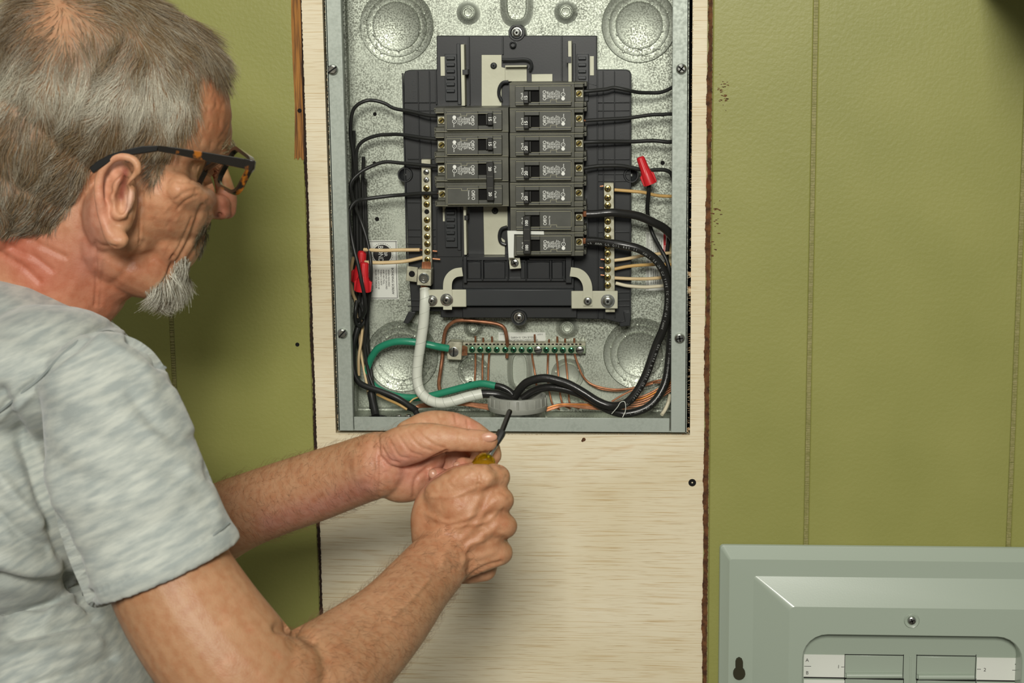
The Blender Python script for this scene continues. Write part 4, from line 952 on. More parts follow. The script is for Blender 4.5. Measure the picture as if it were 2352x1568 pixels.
def keyhole(cx_, cy_):
    pts = []
    for k in range(15):
        a = math.radians(215+ (k/14)*290-360+0); pts.append((cx_+14*math.sin(math.radians(-150+300*k/14))*1.0, cy_+13+14*math.cos(math.radians(-150+300*k/14))))
    top = [(cx_-8.5, cy_-2),(cx_-8.5,cy_-14),(cx_-6,cy_-20),(cx_,cy_-23),(cx_+6,cy_-20),(cx_+8.5,cy_-14),(cx_+8.5,cy_-2)]
    return pts + (top[::-1] if pts[-1][0] > cx_ else top)
obj('keyhole', MB().pprism(keyhole(1698,1534), -.0165, -.0105), M['greenshade'] if 'greenshade' in M else mat('wall_through_keyhole',(44,42,20),.6), cv)

# ================================================================== PERSON
CR, CU, CF = RM.col[0].copy(), RM.col[1].copy(), -RM.col[2]
CR, CU, CF = Vector([RM[i][0] for i in range(3)]), Vector([RM[i][1] for i in range(3)]), -Vector([RM[i][2] for i in range(3)])
class Blobs(MB):
    def ell(s, x, y, Y, rx, ry, rd, rot=0, n=24, tilt=0):
        """ellipsoid: centre at photograph point with depth, radii rx, ry in px, rd metres in depth"""
        c = W(x, y, Y); k = S(Y); a = math.radians(rot); u = CR*math.cos(a)+CU*math.sin(a); w_ = -CR*math.sin(a)+CU*math.cos(a); d = CF
        if tilt: t = math.radians(tilt); u, d = u*math.cos(t)+d*math.sin(t), -u*math.sin(t)+d*math.cos(t)
        v = [c+w_*ry*k]; f = []; m = n//2
        for i in range(1, m):
            p = math.pi*i/m
            for j in range(n):
                q = 2*math.pi*j/n; v.append(c+u*rx*k*math.sin(p)*math.cos(q)+d*rd*math.sin(p)*math.sin(q)+w_*ry*k*math.cos(p))
        v.append(c-w_*ry*k); L_ = len(v)-1
        for j in range(n):
            f.append((0, 1+(j+1)%n, 1+j)); f.append((L_, 1+(m-2)*n+j, 1+(m-2)*n+(j+1)%n))
        for i in range(m-2):
            for j in range(n): f.append((1+i*n+j, 1+i*n+(j+1)%n, 1+(i+1)*n+(j+1)%n, 1+(i+1)*n+j))
        s.add(v, [q[::-1] for q in f]); return s
    def chain(s, pts, sub=5, n=20, flat=1.0, balls=True, inner=None):
        """tapered limb through (x, y, Y, radius px); flat scales the thickness along the view direction"""
        P = spline([tuple(W(*p[:3]))+(p[3]*S(p[2]),) for p in pts], sub)
        C = [Vector(p[:3]) for p in P]; R = [p[3] for p in P]; m = len(C); v = []; f = []
        if inner:
            k, back, thick = inner; e = list(range(m-1, max(m-1-back, 0), -1))
            C = C + [C[i] for i in e]; R = R + [R[i]-thick for i in e]; TT = [(C[min(i+1,m-1)]-C[max(i-1,0)]).normalized() for i in range(m)]; TT += [TT[i] for i in e]
        else: TT = [(C[min(i+1,m-1)]-C[max(i-1,0)]).normalized() for i in range(m)]
        for i in range(len(C)):
            t = TT[i]; u = t.cross(CF); 
            if u.length < .2: u = t.cross(CU)
            u.normalize(); w_ = t.cross(u).normalized()
            for j in range(n):
                a = 2*math.pi*j/n; v.append(C[i]+u*R[i]*math.cos(a)+w_*R[i]*flat*math.sin(a))
        for i in range(len(C)-1):
            for j in range(n):
                q = (j+1)%n; f.append((i*n+j, (i+1)*n+j, (i+1)*n+q, i*n+q))
        f.append(tuple(range(n))); f.append(tuple(range((len(C)-1)*n, len(C)*n))[::-1])
        s.add(v, [q[::-1] for q in f])
        if balls:
            for p in (pts[0],) + (() if inner else (pts[-1],)):
                s.ell(p[0], p[1], p[2], p[3], p[3], p[3]*S(p[2])*flat, n=16)
        return s
def remesh(mb, voxel, smooth_it=4, fac=.5):
    me = bpy.data.meshes.new('tmp'); me.from_pydata([tuple(p) for p in mb.v], [], mb.f); me.update()
    bm = bmesh.new(); bm.from_mesh(me)
    isl = []
    bmesh.ops.recalc_face_normals(bm, faces=bm.faces); bm.to_mesh(me); bm.free()
    o = bpy.data.objects.new('tmp', me); COL.objects.link(o)
    r = o.modifiers.new('r', 'REMESH'); r.mode = 'VOXEL'; r.voxel_size = voxel; r.adaptivity = 0
    s_ = o.modifiers.new('s', 'SMOOTH'); s_.factor = fac; s_.iterations = smooth_it
    dg = bpy.context.evaluated_depsgraph_get(); dg.update()
    out = bpy.data.meshes.new_from_object(o.evaluated_get(dg)); bpy.data.objects.remove(o, do_unlink=True)
    out.polygons.foreach_set('use_smooth', [True]*len(out.polygons)); return out
class Sculpt:
    def __init__(s, me):
        s.me = me; n = len(me.vertices); s.co = np.empty(n*3); me.vertices.foreach_get('co', s.co); s.co = s.co.reshape(-1, 3); s.refresh()
    def refresh(s):
        s.me.vertices.foreach_set('co', s.co.ravel()); s.me.update()
        n = len(s.me.vertices); s.no = np.empty(n*3); s.me.vertices.foreach_get('normal', s.no); s.no = s.no.reshape(-1, 3)
        d = s.co-np.array(CAM); r = np.array(RM)       # rows = world axes in cam -> cam = d @ RM
        c = d @ r; s.px = np.stack([CX+F*c[:,0]/-c[:,2], CY-F*c[:,1]/-c[:,2]], 1)
        s.face = (s.no*(-d)).sum(1)/np.linalg.norm(d, axis=1)
    def near(s, line, w, Yr=None, facing=0.0):
        L_ = np.array(line, float); lo = L_.min(0)-2.6*w; hi = L_.max(0)+2.6*w
        m = (s.px[:,0] > lo[0])&(s.px[:,0] < hi[0])&(s.px[:,1] > lo[1])&(s.px[:,1] < hi[1])&(s.face > facing)
        if Yr: m &= (s.co[:,1] > Yr[0])&(s.co[:,1] < Yr[1])
        idx = np.nonzero(m)[0]; P = s.px[idx]; best = np.full(len(P), 1e9)
        if len(L_) == 1: best = np.linalg.norm(P-L_[0], axis=1)
        for a, b in zip(L_[:-1], L_[1:]):
            ab = b-a; t = np.clip(((P-a)@ab)/(ab@ab+1e-9), 0, 1); best = np.minimum(best, np.linalg.norm(P-(a+t[:,None]*ab), axis=1))
        return idx, np.exp(-(best/w)**2)
    def brush(s, line, w, amp, Yr=None, facing=0.0):
        if len(line) > 2: line = [tuple(p) for p in spline(line, 4)]
        idx, g = s.near(line, w, Yr, facing); s.co[idx] += s.no[idx]*(g*amp*.001)[:,None]
    def crease(s, line, w, amp, Yr=None):       # sharp groove with soft lips
        s.brush(line, w, -amp, Yr); s.brush(line, w*2.6, amp*.35, Yr)
    def smooth(s, line, w, iters, Yr=None):
        n = len(s.co); e = np.empty(len(s.me.edges)*2, np.int64); s.me.edges.foreach_get('vertices', e); e = e.reshape(-1,2)
        idx, g = s.near(line, w, Yr, -2); W_ = np.zeros(n); W_[idx] = np.minimum(1, g*1.6); k = (W_[e[:,0]] > 0)|(W_[e[:,1]] > 0); e = e[k]
        used = np.unique(e); mp_ = np.full(n, -1); mp_[used] = np.arange(len(used)); e = mp_[e]; m = len(used); cnt = np.bincount(e.ravel(), minlength=m)[:,None]; c = s.co[used]; wv = W_[used][:,None]
        for _ in range(iters):
            acc = np.stack([np.bincount(e[:,0], c[e[:,1],i], m)+np.bincount(e[:,1], c[e[:,0],i], m) for i in range(3)],1)
            c = c+(acc/cnt-c)*wv*.7
        s.co[used] = c
    def paint_init(s, base): s.col = np.tile(np.array(lin(base)[:3]), (len(s.co), 1))
    def paint(s, line, w, c, f=1.0, Yr=None, facing=-2, soft=True):
        idx, g = s.near(line, w, Yr, facing); g = g*f; s.col[idx] = s.col[idx]*(1-g[:,None])+np.array(lin(c)[:3])*g[:,None]
    def finish(s, attr='skin'):
        s.refresh()
        a = s.me.color_attributes.new(attr, 'FLOAT_COLOR', 'POINT'); full = np.concatenate([s.col, np.ones((len(s.col),1))], 1); a.data.foreach_set('color', full.ravel())
def inpoly(P, poly):
    x, y = P[:,0], P[:,1]; ins = np.zeros(len(P), bool); n = len(poly); j = n-1
    for i in range(n):
        xi, yi = poly[i]; xj, yj = poly[j]
        c = ((yi > y) != (yj > y)) & (x < (xj-xi)*(y-yi)/(yj-yi+1e-12)+xi); ins ^= c; j = i
    return ins

person = thing('person', (W(60,1500,-.44).x, -.44, 0.0), 'gray-haired man in a gray t-shirt and glasses working at the open breaker box', 'person')
HY = -.43
B = Blobs()
# skull, face, jaw
B.ell(212,190,HY,284,226,.077, -6); B.ell(90,290,HY,235,235,.073); B.ell(60,430,HY,170,150,.068); B.ell(20,470,HY,150,130,.062); B.ell(350,260,HY+.012,182,172,.066); B.ell(428,300,HY+.03,104,122,.050)
B.ell(462,330,HY+.035,72,50,.045, -10)                                          # brow
B.ell(385,455,HY+.008,108,118,.060); B.ell(430,445,HY-.004,62,58,.046)           # cheek
B.ell(300,500,HY,110,120,.064); B.chain([(255,560,HY,95),(330,610,HY+.006,80),(372,640,HY+.014,54)], flat=1.35)
B.ell(400,556,HY+.018,62,86,.044, -24); B.ell(428,535,HY+.03,42,38,.03)
B.ell(380,640,HY+.022,46,48,.028)                                              # chin
B.chain([(490,345,HY+.045,22),(508,400,HY+.05,20),(520,450,HY+.052,24),(522,482,HY+.052,22)], flat=.9)   # nose
B.ell(506,488,HY+.038,24,17,.012); B.ell(500,470,HY+.04,30,26,.016)
# neck
B.chain([(10,760,HY+.02,230),(70,660,HY+.01,210),(130,570,HY+.005,185),(180,470,HY,160)], flat=.75)
B.chain([(150,680,HY+.01,120),(225,620,HY+.005,105),(290,600,HY,80)], flat=.95)
# ear
EY = HY-.081
def ex(x, y): return 180+x/3.563, 300+y/3.563
B.ell(272,450,EY+.010,44,92,.012, 4)
B.chain([ex(330,600)+(EY+.006,16),ex(300,480)+(EY+.006,17),ex(380,400)+(EY+.004,15)], flat=.8)
hel = [ex(x,y) for x,y in ((395,450),(430,395),(488,330),(470,255),(400,215),(310,215),(235,265),(185,350),(165,450),(172,560),(195,680),(225,770),(262,850),(320,905),(362,890))]
rad = [6,8,10,10.5,11,11.5,12,12,12,12.5,13,14,18,22,17]
B.chain([(x,y,EY-.006+.003*(i>9),r) for i,((x,y),r) in enumerate(zip(hel,rad))], sub=4, n=12)
B.chain([ex(290,620)+(EY-.002,9),ex(285,520)+(EY-.003,9),ex(315,430)+(EY-.003,9),ex(370,360)+(EY-.001,8)], n=12)   # antihelix
B.ell(*ex(335,850),EY-.001,16,20,.005); B.chain([ex(290,620)+(EY-.002,9),ex(310,700)+(EY-.004,11),ex(375,690)+(EY-.005,11)], n=12)                       # antitragus
B.chain([ex(440,470)+(EY-.001,10),ex(430,560)+(EY-.004,12),ex(415,630)+(EY-.003,9)], n=12)                       # tragus
# right arm and fist
AY = -.64
B.chain([(245,905,-.60,118),(300,1080,-.625,132),(375,1290,-.645,150),(450,1425,-.655,162),(540,1540,-.66,165),(610,1610,-.66,150)], n=28)
B.chain([(600,1650,-.66,140),(700,1590,-.635,148),(800,1510,-.585,124),(893,1425,-.53,99),(955,1350,-.475,84),(1000,1298,-.44,78)], n=28, flat=.86)
B.ell(640,1560,-.65,120,120,.04)
HYr = -.425
kn = [(1143,1096,HYr+.006,33),(1151,1149,HYr,34),(1159,1208,HYr+.001,34),(1150,1268,HYr+.006,33)]
for (kx,ky,kY,r), (wx,wy) in zip(kn, ((985,1262),(1000,1280),(1012,1298),(1020,1315))):
    B.chain([(wx,wy,HYr+.004,38),((wx+kx)/2-4,(wy+ky)/2-2,HYr+.002,35),(kx-10,ky,kY+.002,r+1)], n=16)
    B.ell(kx-1,ky,kY+.006,r-1,r-2,.012)
B.ell(1065,1195,HYr+.012,100,112,.026, 20); B.chain([(1010,1135,HYr+.004,38),(1060,1106,HYr+.000,38),(1112,1098,HYr-.001,35)], n=18); B.ell(1120,1180,HYr+.012,50,95,.022); B.ell(1062,1160,HYr+.010,80,62,.028); B.ell(1010,1250,HYr+.012,62,72,.026); B.ell(1085,1240,HYr+.020,80,80,.024)
# right fingers: first joint goes away from the camera, then they fold back round the handle
for k, (kx,ky,kY,r) in enumerate(kn):
    dx = (6,6,5,2)[k]
    B.chain([(kx-4,ky,kY+.004,r-2),(kx-4+dx,ky-2,kY+.024,26),(kx-2+dx,ky-2,kY+.042,25)], n=14)
    B.chain([(kx-2+dx,ky-2,kY+.042,25),(kx-34,ky-4,kY+.055,24),(kx-70,ky-4,kY+.050,22)], n=14)
    B.chain([(kx-70,ky-4,kY+.050,22),(kx-92,ky-2,kY+.040,21),(kx-98,ky,kY+.024,19)], n=14)
B.chain([(1020,1300,HYr+.02,44),(1075,1308,HYr+.03,34),(1112,1305,HYr+.03,32)], n=16)      # heel / little finger edge
# right thumb: along the handle
B.chain([(985,1245,HYr+.012,42),(984,1180,HYr+.012,42),(1010,1128,HYr+.014,36),(1052,1098,HYr+.018,31),(1092,1086,HYr+.026,26),(1112,1080,HYr+.032,22)], n=18)
# left arm
HYl = -.385
B.chain([(230,1300,-.25,120),(380,1262,-.27,112),(525,1190,-.305,92),(620,1152,-.325,86),(720,1118,-.35,84),(800,1090,-.368,80),(868,1066,HYl,78)], n=28, flat=.88)
B.chain([(868,1066,HYl,76),(905,1062,HYl+.004,74)], n=24, flat=.62)
B.ell(925,1085,HYl+.010,78,72,.020, 8); B.ell(955,1040,HYl+.016,72,74,.018); B.ell(1010,1055,HYl+.034,75,60,.012)
B.chain([(880,1040,HYl-.006,44),(930,1022,HYl-.014,48),(985,1010,HYl-.018,42),(1025,1007,HYl-.020,32),(1062,1010,HYl-.020,28),(1098,1012,HYl-.018,27),(1120,1013,HYl-.016,25)], n=20, flat=.82)   # thumb
B.chain([(940,1000,HYl+.012,38),(985,978,HYl+.018,36),(1035,974,HYl+.024,30),(1080,988,HYl+.026,27),(1118,1018,HYl+.022,26),(1130,1045,HYl+.012,24)], n=16)   # index
B.chain([(960,1010,HYl+.026,32),(1060,1005,HYl+.034,28),(1112,1042,HYl+.030,26)], n=14); B.chain([(1112,1042,HYl+.030,26),(1090,1072,HYl+.012,24),(1062,1070,HYl-.002,22)], n=14)
B.chain([(945,1035,HYl+.026,32),(1035,1045,HYl+.036,27),(1068,1092,HYl+.026,25)], n=14); B.chain([(1068,1092,HYl+.026,25),(1040,1103,HYl+.008,23),(1005,1092,HYl-.004,22)], n=14)
B.chain([(930,1075,HYl+.022,28),(1000,1105,HYl+.030,23),(1036,1140,HYl+.020,20),(1005,1150,HYl+.004,19)], n=14)
# trunk hidden inside the shirt joins head and arms into one body
B.chain([(60,760,HY+.02,170),(30,950,-.43,215),(20,1200,-.43,225)], n=24, flat=.75)
B.chain([(245,905,-.60,100),(60,900,-.43,130),(80,960,-.27,100),(190,1200,-.24,110),(240,1295,-.25,110)], n=20)
bme = remesh(B, .00125, 14)
s = Sculpt(bme)
HR = (-.60, -.33); RHY = (-.56,-.38)
s.smooth([(1020,1230),(1080,1170),(1100,1220)], 62, 60, RHY); s.refresh()
# ---- face
s.brush([(455,395),(480,415)], 22, -7.0, HR)                      # eye socket
s.brush([(490,372),(500,385)], 14, -4.0, HR)
s.brush([(400,440),(450,425)], 26, 2.2, HR)
s.crease([(470,400),(440,395),(405,388)], 6, 1.6, HR)
for ln_ in ([(463,470),(430,560),(395,625)],[(482,500),(462,545),(430,600)],[(400,590),(385,640),(345,685)]): s.crease(ln_, 5, 2.2, HR)
for ln_ in ([(455,435),(425,440),(405,455)],[(450,448),(425,460),(408,480)],[(462,425),(440,420),(410,420)],[(440,500),(415,560),(392,600)],[(470,460),(478,480),(480,500)]): s.crease(ln_, 3.5, 1.1, HR)
s.brush([(472,452),(484,465)], 14, 2.2, HR)
for k in range(26):                                               # forehead and cheek wrinkles
    x = random.uniform(455,525); y = random.uniform(170,330); a = random.uniform(-.4,.4)
    s.brush([(x,y),(x+14*math.cos(a+1.9),y+14*math.sin(a+1.9))], 3.5, -.5, HR)
for k in range(60):
    x = random.uniform(350,480); y = random.uniform(420,620); s.brush([(x,y),(x+6,y-12)], 3.5, random.uniform(-.5,.4), HR)
s.brush([(345,600),(290,600),(250,580)], 18, -3.0, HR); s.crease([(330,560),(290,620),(260,650)], 9, 1.4, HR)
s.brush([(330,450),(350,560),(410,640)], 40, -2.0, HR)
s.crease([(325,440),(326,500),(322,560)], 3, 1.4, HR); s.crease([(315,400),(318,440),(316,470)], 3, .8, HR)
s.crease([(218,560),(222,640),(218,700)], 4, 1.6, HR); s.crease([(240,600),(232,660),(230,700)], 5, 1.0, HR)
for ln_ in ([(0,545),(40,575),(80,590),(120,620)],[(0,580),(50,610),(90,645)],[(30,530),(90,560),(150,590)]): s.crease(ln_, 7, 1.5, HR)
s.brush([(0,560),(60,590)], 14, 1.0, HR)
# ---- ear
for p, w_, a in ((ex(345,540),8,4.0),(ex(385,335),8,2.0),(ex(250,470),6,1.8),(ex(240,370),6,1.8),(ex(260,600),6,1.4),(ex(340,620),9,2.6),(ex(335,300),8,1.8)): s.brush([p,(p[0]+2,p[1]+8)], w_, -a, (-.56,-.49))
s.crease([ex(140,900),ex(200,950),ex(280,960),ex(345,950)], 5, 1.2, HR)
# ---- nose
s.brush([(505,495)], 7, -4, HR); s.crease([(488,470),(494,490),(505,497)], 4, 1.2, HR)
# ---- hands
for ln_, w_, a in (([(868,990),(872,1040),(874,1090),(868,1140)],3.5,1.3),([(858,1060),(857,1100),(862,1140)],3,1.0),([(875,1050),(900,1072),(945,1075),(985,1055),(1025,1035)],4,2.2),
    ([(880,1030),(895,1055),(915,1062)],3,1.3),([(895,1010),(915,1045),(935,1052)],3,1.0),([(915,1000),(940,1035),(965,1045)],3,1.1),([(935,990),(960,1022),(990,1035)],3,1.1),
    ([(950,975),(975,1005),(1000,1022),(1020,1028)],3,1.0),([(965,962),(990,985),(1010,1000)],2.6,.7),([(1045,951),(1048,970)],3,1.5),([(1073,965),(1076,985)],3,1.2),([(1058,990),(1054,1005),(1058,1025)],3,.7),
    ([(1005,945),(1010,960)],3,.8),([(980,1075),(955,1100),(950,1140)],5,1.6)): s.crease(ln_, w_, a, (-.45,-.33))
for k,(kx,ky,kY,r) in enumerate(kn):                              # tendons, valleys between knuckles
    s.brush([(1015,1270+k*9),((1015+kx)/2,(1270+k*9+ky)/2),(kx-18,ky)], 9, 1.3, RHY)
    if k < 3:
        nx, ny = kn[k+1][0], kn[k+1][1]; s.brush([((kx+nx)/2-34,(ky+ny)/2+6),((kx+nx)/2+2,(ky+ny)/2)], 10, -1.8, RHY)
for ln_, a in (([(980,1180),(1030,1200),(1090,1180)],1.0),([(1010,1230),(1060,1205),(1110,1200),(1140,1180)],1.1),([(1060,1300),(1075,1250),(1115,1240)],.9),([(990,1140),(1040,1140),(1090,1120)],.9),([(960,1290),(930,1320),(880,1370)],1.0),([(985,1330),(950,1370),(900,1420)],.9)):
    s.brush(ln_, 5, a, (-.62,-.38))                               # veins
for k in range(160):
    x = random.uniform(960,1180); y = random.uniform(1080,1320); s.brush([(x,y),(x+random.uniform(-9,9),y+random.uniform(-9,9))], 3.2, random.uniform(-.6,.25), RHY)
for k in range(120):
    x = random.uniform(880,1140); y = random.uniform(960,1130); s.brush([(x,y),(x+random.uniform(-9,9),y+random.uniform(2,9))], 3.0, random.uniform(-.4,.15), (-.45,-.33))
s.brush([(1130,1075),(1150,1072)], 10, -1.6, RHY); s.crease([(1085,1070),(1100,1090),(1098,1120)], 4, 1.0, RHY)
s.crease([(1065,1340),(1085,1318),(1115,1300),(1150,1290)], 5, 2.0, RHY)
s.brush([(640,1440),(690,1450),(720,1470)], 12, -4.0, (-.72,-.55))
s.smooth([(272,380),(272,540)], 60, 3, (-.56,-.48)); s.refresh()
# ---- colour of skin and scalp
s.paint_init((193,147,112)); s.paint([(330,1350),(480,1500),(640,1560)], 190, (168,127,92), .9, (-.85,-.52))  # upper arm painted darker to offset the nearer key light
HEAD = (-.58,-.30)
s.paint([(120,600),(60,560),(180,650),(240,690)], 95, (180,114,88), .85, (-.7,-.30)); s.paint([(20,560),(90,640)], 50, (180,98,78), .6, (-.7,-.3))
s.paint([(215,480),(205,600)], 40, (176,117,103), .6, HEAD)
s.paint([(400,470),(360,520)], 60, (189,134,99), .7, HEAD); s.paint([(510,200),(500,300)], 50, (176,114,80), .8, HEAD)
s.paint([(515,460),(520,490)], 32, (184,114,95), .8, HEAD); s.paint([(300,620),(380,600)], 34, (163,103,75), .6, HEAD)
s.paint([(272,380),(235,430),(235,500)], 24, (206,147,119), .8, HEAD); s.paint([ex(385,330),ex(350,540)], 11, (139,75,62), .9, (-.56,-.48)); s.paint([ex(430,520),ex(400,640)], 10, (219,180,161), .7, (-.56,-.48))
s.paint([(500,496)], 6, (90,40,34), 1, HEAD)
s.paint([(950,1090),(900,1060),(1000,1090)], 48, (199,138,121), .8, (-.42,-.30)); s.paint([(1003,1090)], 20, (202,130,110), .8, (-.41,-.30)); s.paint([(1060,1068)], 20, (202,130,110), .8, (-.41,-.30)); s.paint([(1050,960),(1090,975)], 18, (200,138,114), .7, (-.42,-.30))
s.paint([(620,1200),(750,1160),(840,1120)], 34, (187,130,114), .8, (-.42,-.2))
s.paint([(1000,1200),(1120,1200)], 90, (182,132,97), .8, RHY)
for k in range(240):
    x = random.uniform(500,1200); y = random.uniform(960,1600); s.paint([(x,y)], random.uniform(6,16), random.choice([(165,112,80),(199,150,117),(176,121,88)]), .35, (-.72,-.2))
for k in range(120):
    x = random.uniform(340,530); y = random.uniform(120,640); s.paint([(x,y)], random.uniform(4,12), random.choice([(163,103,77),(193,143,108),(172,115,84)]), .4, HEAD)
hairpoly = [(-260,560),(20,545),(120,535),(170,470),(205,395),(222,372),(262,345),(325,350),(340,420),(352,432),(378,385),(400,345),(440,300),(455,235),(462,150),(500,110),(560,60),(560,-300),(-300,-300)]
hp = inpoly(s.px, hairpoly)*(s.co[:,1] > -.58)*(s.co[:,1] < -.30)
sc_col = np.array(lin((140,112,84))[:3]); rim_ = hp.astype(float)
dcrown = np.exp(-(((s.px[:,0]-130)**2/85**2)+((s.px[:,1]-35)**2/85**2)))
mix = rim_*(1-.75*dcrown)*(1-.45*np.exp(-(((s.px[:,0]-440)/38)**2+((s.px[:,1]-150)/55)**2))); s.col = s.col*(1-mix[:,None])+sc_col*mix[:,None]
bp = inpoly(s.px, [(345,700),(330,672),(372,640),(420,590),(440,600),(430,660),(400,715)])*(s.co[:,1] > -.5)*(s.co[:,1] < -.33)
s.col = s.col*(1-.5*bp[:,None])+np.array(lin((176,164,140))[:3])*.5*bp[:,None]
s.finish('skin')
M['skin'] = mat('skin', (205,152,118), 0.46, attr='skin', col2=(240,222,212), nscale=160, ramp=(.40,.75), bump=.35, bscale=900, bdist=.0006, sss=.12, spec=.42)
bme.materials.append(M['skin'])
body = bpy.data.objects.new('body', bme); COL.objects.link(body); body.parent = person; body.location = -wloc(person)
def child(name, me, m, par=None, kind=None, label=None):
    me.materials.append(m); o = bpy.data.objects.new(name, me); COL.objects.link(o); o.parent = par or person
    o.location = -wloc(person) if (par is None) else (0,0,0)
    tag(o, label, kind=kind); return o
# fingernails
nl = mat('fingernail', (196,146,120), .32, spec=.6)
def nail(x, y, Y, rx, ry, rot):
    b = Blobs().ell(x, y, Y, rx, ry, .0022, rot, 20); o = obj('fingernail', b, nl, smooth=80); o.location = (0,0,0)
    o.data.transform(Matrix.Translation(Vector(ORG[o.name]))); o.parent = person; o.location = -wloc(person); return o
nail(1122,1004,HYl-.0216,21,11.5,3); nail(1052,1071,HYl-.0074,13,10,-35); nail(995,1089,HYl-.0090,13,11,-60)

# ------------------------------------------------------------------ hair
def strands_mesh(name, roots, normals, dirfn, colfn, length, rad, par, mcol, seg=4, lift=.35, gravity=0.0):
    n = len(roots); rs = np.random.RandomState(11)
    L_ = length(roots) if callable(length) else np.full(n, length); L_ = L_*rs.uniform(.6,1.25,n)
    D = dirfn(roots, normals); D = D-normals*(D*normals).sum(1)[:,None]; D /= np.linalg.norm(D,axis=1)[:,None]+1e-9
    D += rs.normal(0,.09,(n,3)); D /= np.linalg.norm(D,axis=1)[:,None]
    side = np.cross(D, normals); side /= np.linalg.norm(side,axis=1)[:,None]+1e-9
    verts = []; k3 = 3
    clump = rs.normal(0,.10,n)+.35*np.sin(roots[:,0]*190+roots[:,2]*90)*np.cos(roots[:,2]*150-roots[:,0]*60)
    for i in range(seg+1):
        t = i/seg; c = roots + D*(L_*t)[:,None] + normals*(lift*L_*(t-.62*t*t*1.0))[:,None]*(1.0) + side*(clump*L_*t*t)[:,None]; c[:,2] -= gravity*L_*t*t
        r = rad*(1-.75*t)
        for j in range(k3):
            a = 2*math.pi*j/k3; verts.append(c + side*(r*math.cos(a)) + normals*(r*math.sin(a)))
    V = np.stack(verts,1)                        # n, (seg+1)*3, 3
    per = (seg+1)*k3; base = (np.arange(n)*per)[:,None,None]
    F_ = []
    for i in range(seg):
        for j in range(k3): q = (j+1)%k3; F_.append((i*k3+j,i*k3+q,(i+1)*k3+q,(i+1)*k3+j))
    F_ = (np.array(F_)[None]+base).reshape(-1,4)
    me = bpy.data.meshes.new(name); me.vertices.add(n*per); me.vertices.foreach_set('co', V.reshape(-1)); me.loops.add(F_.size); me.loops.foreach_set('vertex_index', F_.ravel().astype(np.int32))
    me.polygons.add(len(F_)); me.polygons.foreach_set('loop_start', np.arange(0,F_.size,4,dtype=np.int32)); me.polygons.foreach_set('loop_total', np.full(len(F_),4,dtype=np.int32)); me.update(calc_edges=True); me.validate()
    me.polygons.foreach_set('use_smooth', [True]*len(me.polygons))
    col = colfn(roots, rs); col = np.repeat(np.concatenate([col,np.ones((n,1))],1), per, axis=0)
    a = me.color_attributes.new('hair', 'FLOAT_COLOR', 'POINT'); a.data.foreach_set('color', col.ravel())
    return child(name, me, mcol, kind='stuff')
def proj(P):
    c = (P-np.array(CAM)) @ np.array(RM); return np.stack([CX+F*c[:,0]/-c[:,2], CY-F*c[:,1]/-c[:,2]],1)
M['hair'] = mat('gray_hair', (130,115,90), .38, attr='hair', spec=.55)
Rr = np.array(CR); Uu = np.array(CU); Ff = np.array(CF)
rs = np.random.RandomState(4)
def sample(mask, n, dens=None):
    idx = np.nonzero(mask)[0]; p = dens[idx] if dens is not None else None
    if p is not None: p = p/p.sum()
    i = rs.choice(idx, n, p=p); return s.co[i]+rs.normal(0,.0007,(n,3)), s.no[i]
def hair_dir(P, N):
    q = proj(P); x, y = q[:,0], q[:,1]; D = np.zeros((len(P),2))
    # flow in picture directions: sides fall back and down, the top runs forward into the forelock, crown radiates
    side = np.stack([-.38+0*x, -.92+0*x],1); top = np.stack([.86+0*x, -.35-.4*np.clip((x-420)/120,0,1)],1); cr = np.stack([x-130, -(y-10)],1); cr /= np.linalg.norm(cr,axis=1)[:,None]+1e-6
    temple = np.stack([.35+0*x, -.93+0*x],1)
    wt = np.clip((150-y)/90,0,1)*np.clip((x-240)/120,0,1); wc = np.exp(-((x-130)**2/130**2+(y-10)**2/110**2)); wtm = np.clip((x-330)/60,0,1)*(1-wt)
    D = side*(1-wtm)[:,None]+temple*wtm[:,None]; D = D*(1-wt)[:,None]+top*wt[:,None]; D = D*(1-wc)[:,None]+cr*wc[:,None]
    ph = np.sin(x*.031+y*.017)*.35+np.sin(x*.075-y*.05)*.22; c_, s_ = np.cos(ph), np.sin(ph); D = np.stack([D[:,0]*c_-D[:,1]*s_, D[:,0]*s_+D[:,1]*c_],1)
    return D[:,:1]*Rr+D[:,1:]*Uu
def hair_col(P, r):
    q = proj(P); x, y = q[:,0], q[:,1]; n = len(P)
    lt = np.array(lin((224,220,200))[:3]); br = np.array(lin((132,108,72))[:3]); dk = np.array(lin((84,68,46))[:3])
    band = np.exp(-((y-(205+.10*(x-200)))/62)**2)*np.clip((480-x)/90,0,1)
    pl_ = .05+.86*band+.15*np.clip((60-x)/120,0,1); pl_ = np.clip(pl_+.18*np.sin(x*.08+y*.03),.05,.92)
    u = r.uniform(0,1,n); low = np.clip((y-330)/150,0,1)
    pq = np.clip(pl_+r.normal(0,.22,n),0,1)[:,None]; c = lt*pq+(1-pq)*np.where((r.uniform(0,1,n) < .25+.5*low)[:,None], dk, br)
    return c*r.uniform(.8,1.15,n)[:,None]
topthin = np.exp(-(((s.px[:,0]-230)/150)**2+((s.px[:,1]-70)/75)**2))
templ = np.exp(-(((s.px[:,0]-440)/38)**2+((s.px[:,1]-150)/55)**2))+.7*np.exp(-(((s.px[:,0]-330)/70)**2+((s.px[:,1]-325)/22)**2))
dens = (1-.80*dcrown)*(1-.45*topthin)*(1-.6*np.clip(templ,0,1))*np.where(s.px[:,0]>-120,1.0,.25)*(np.where(s.face>-.2,1.0,.3))
Hc, Hn = sample(hp, 42000, dens)
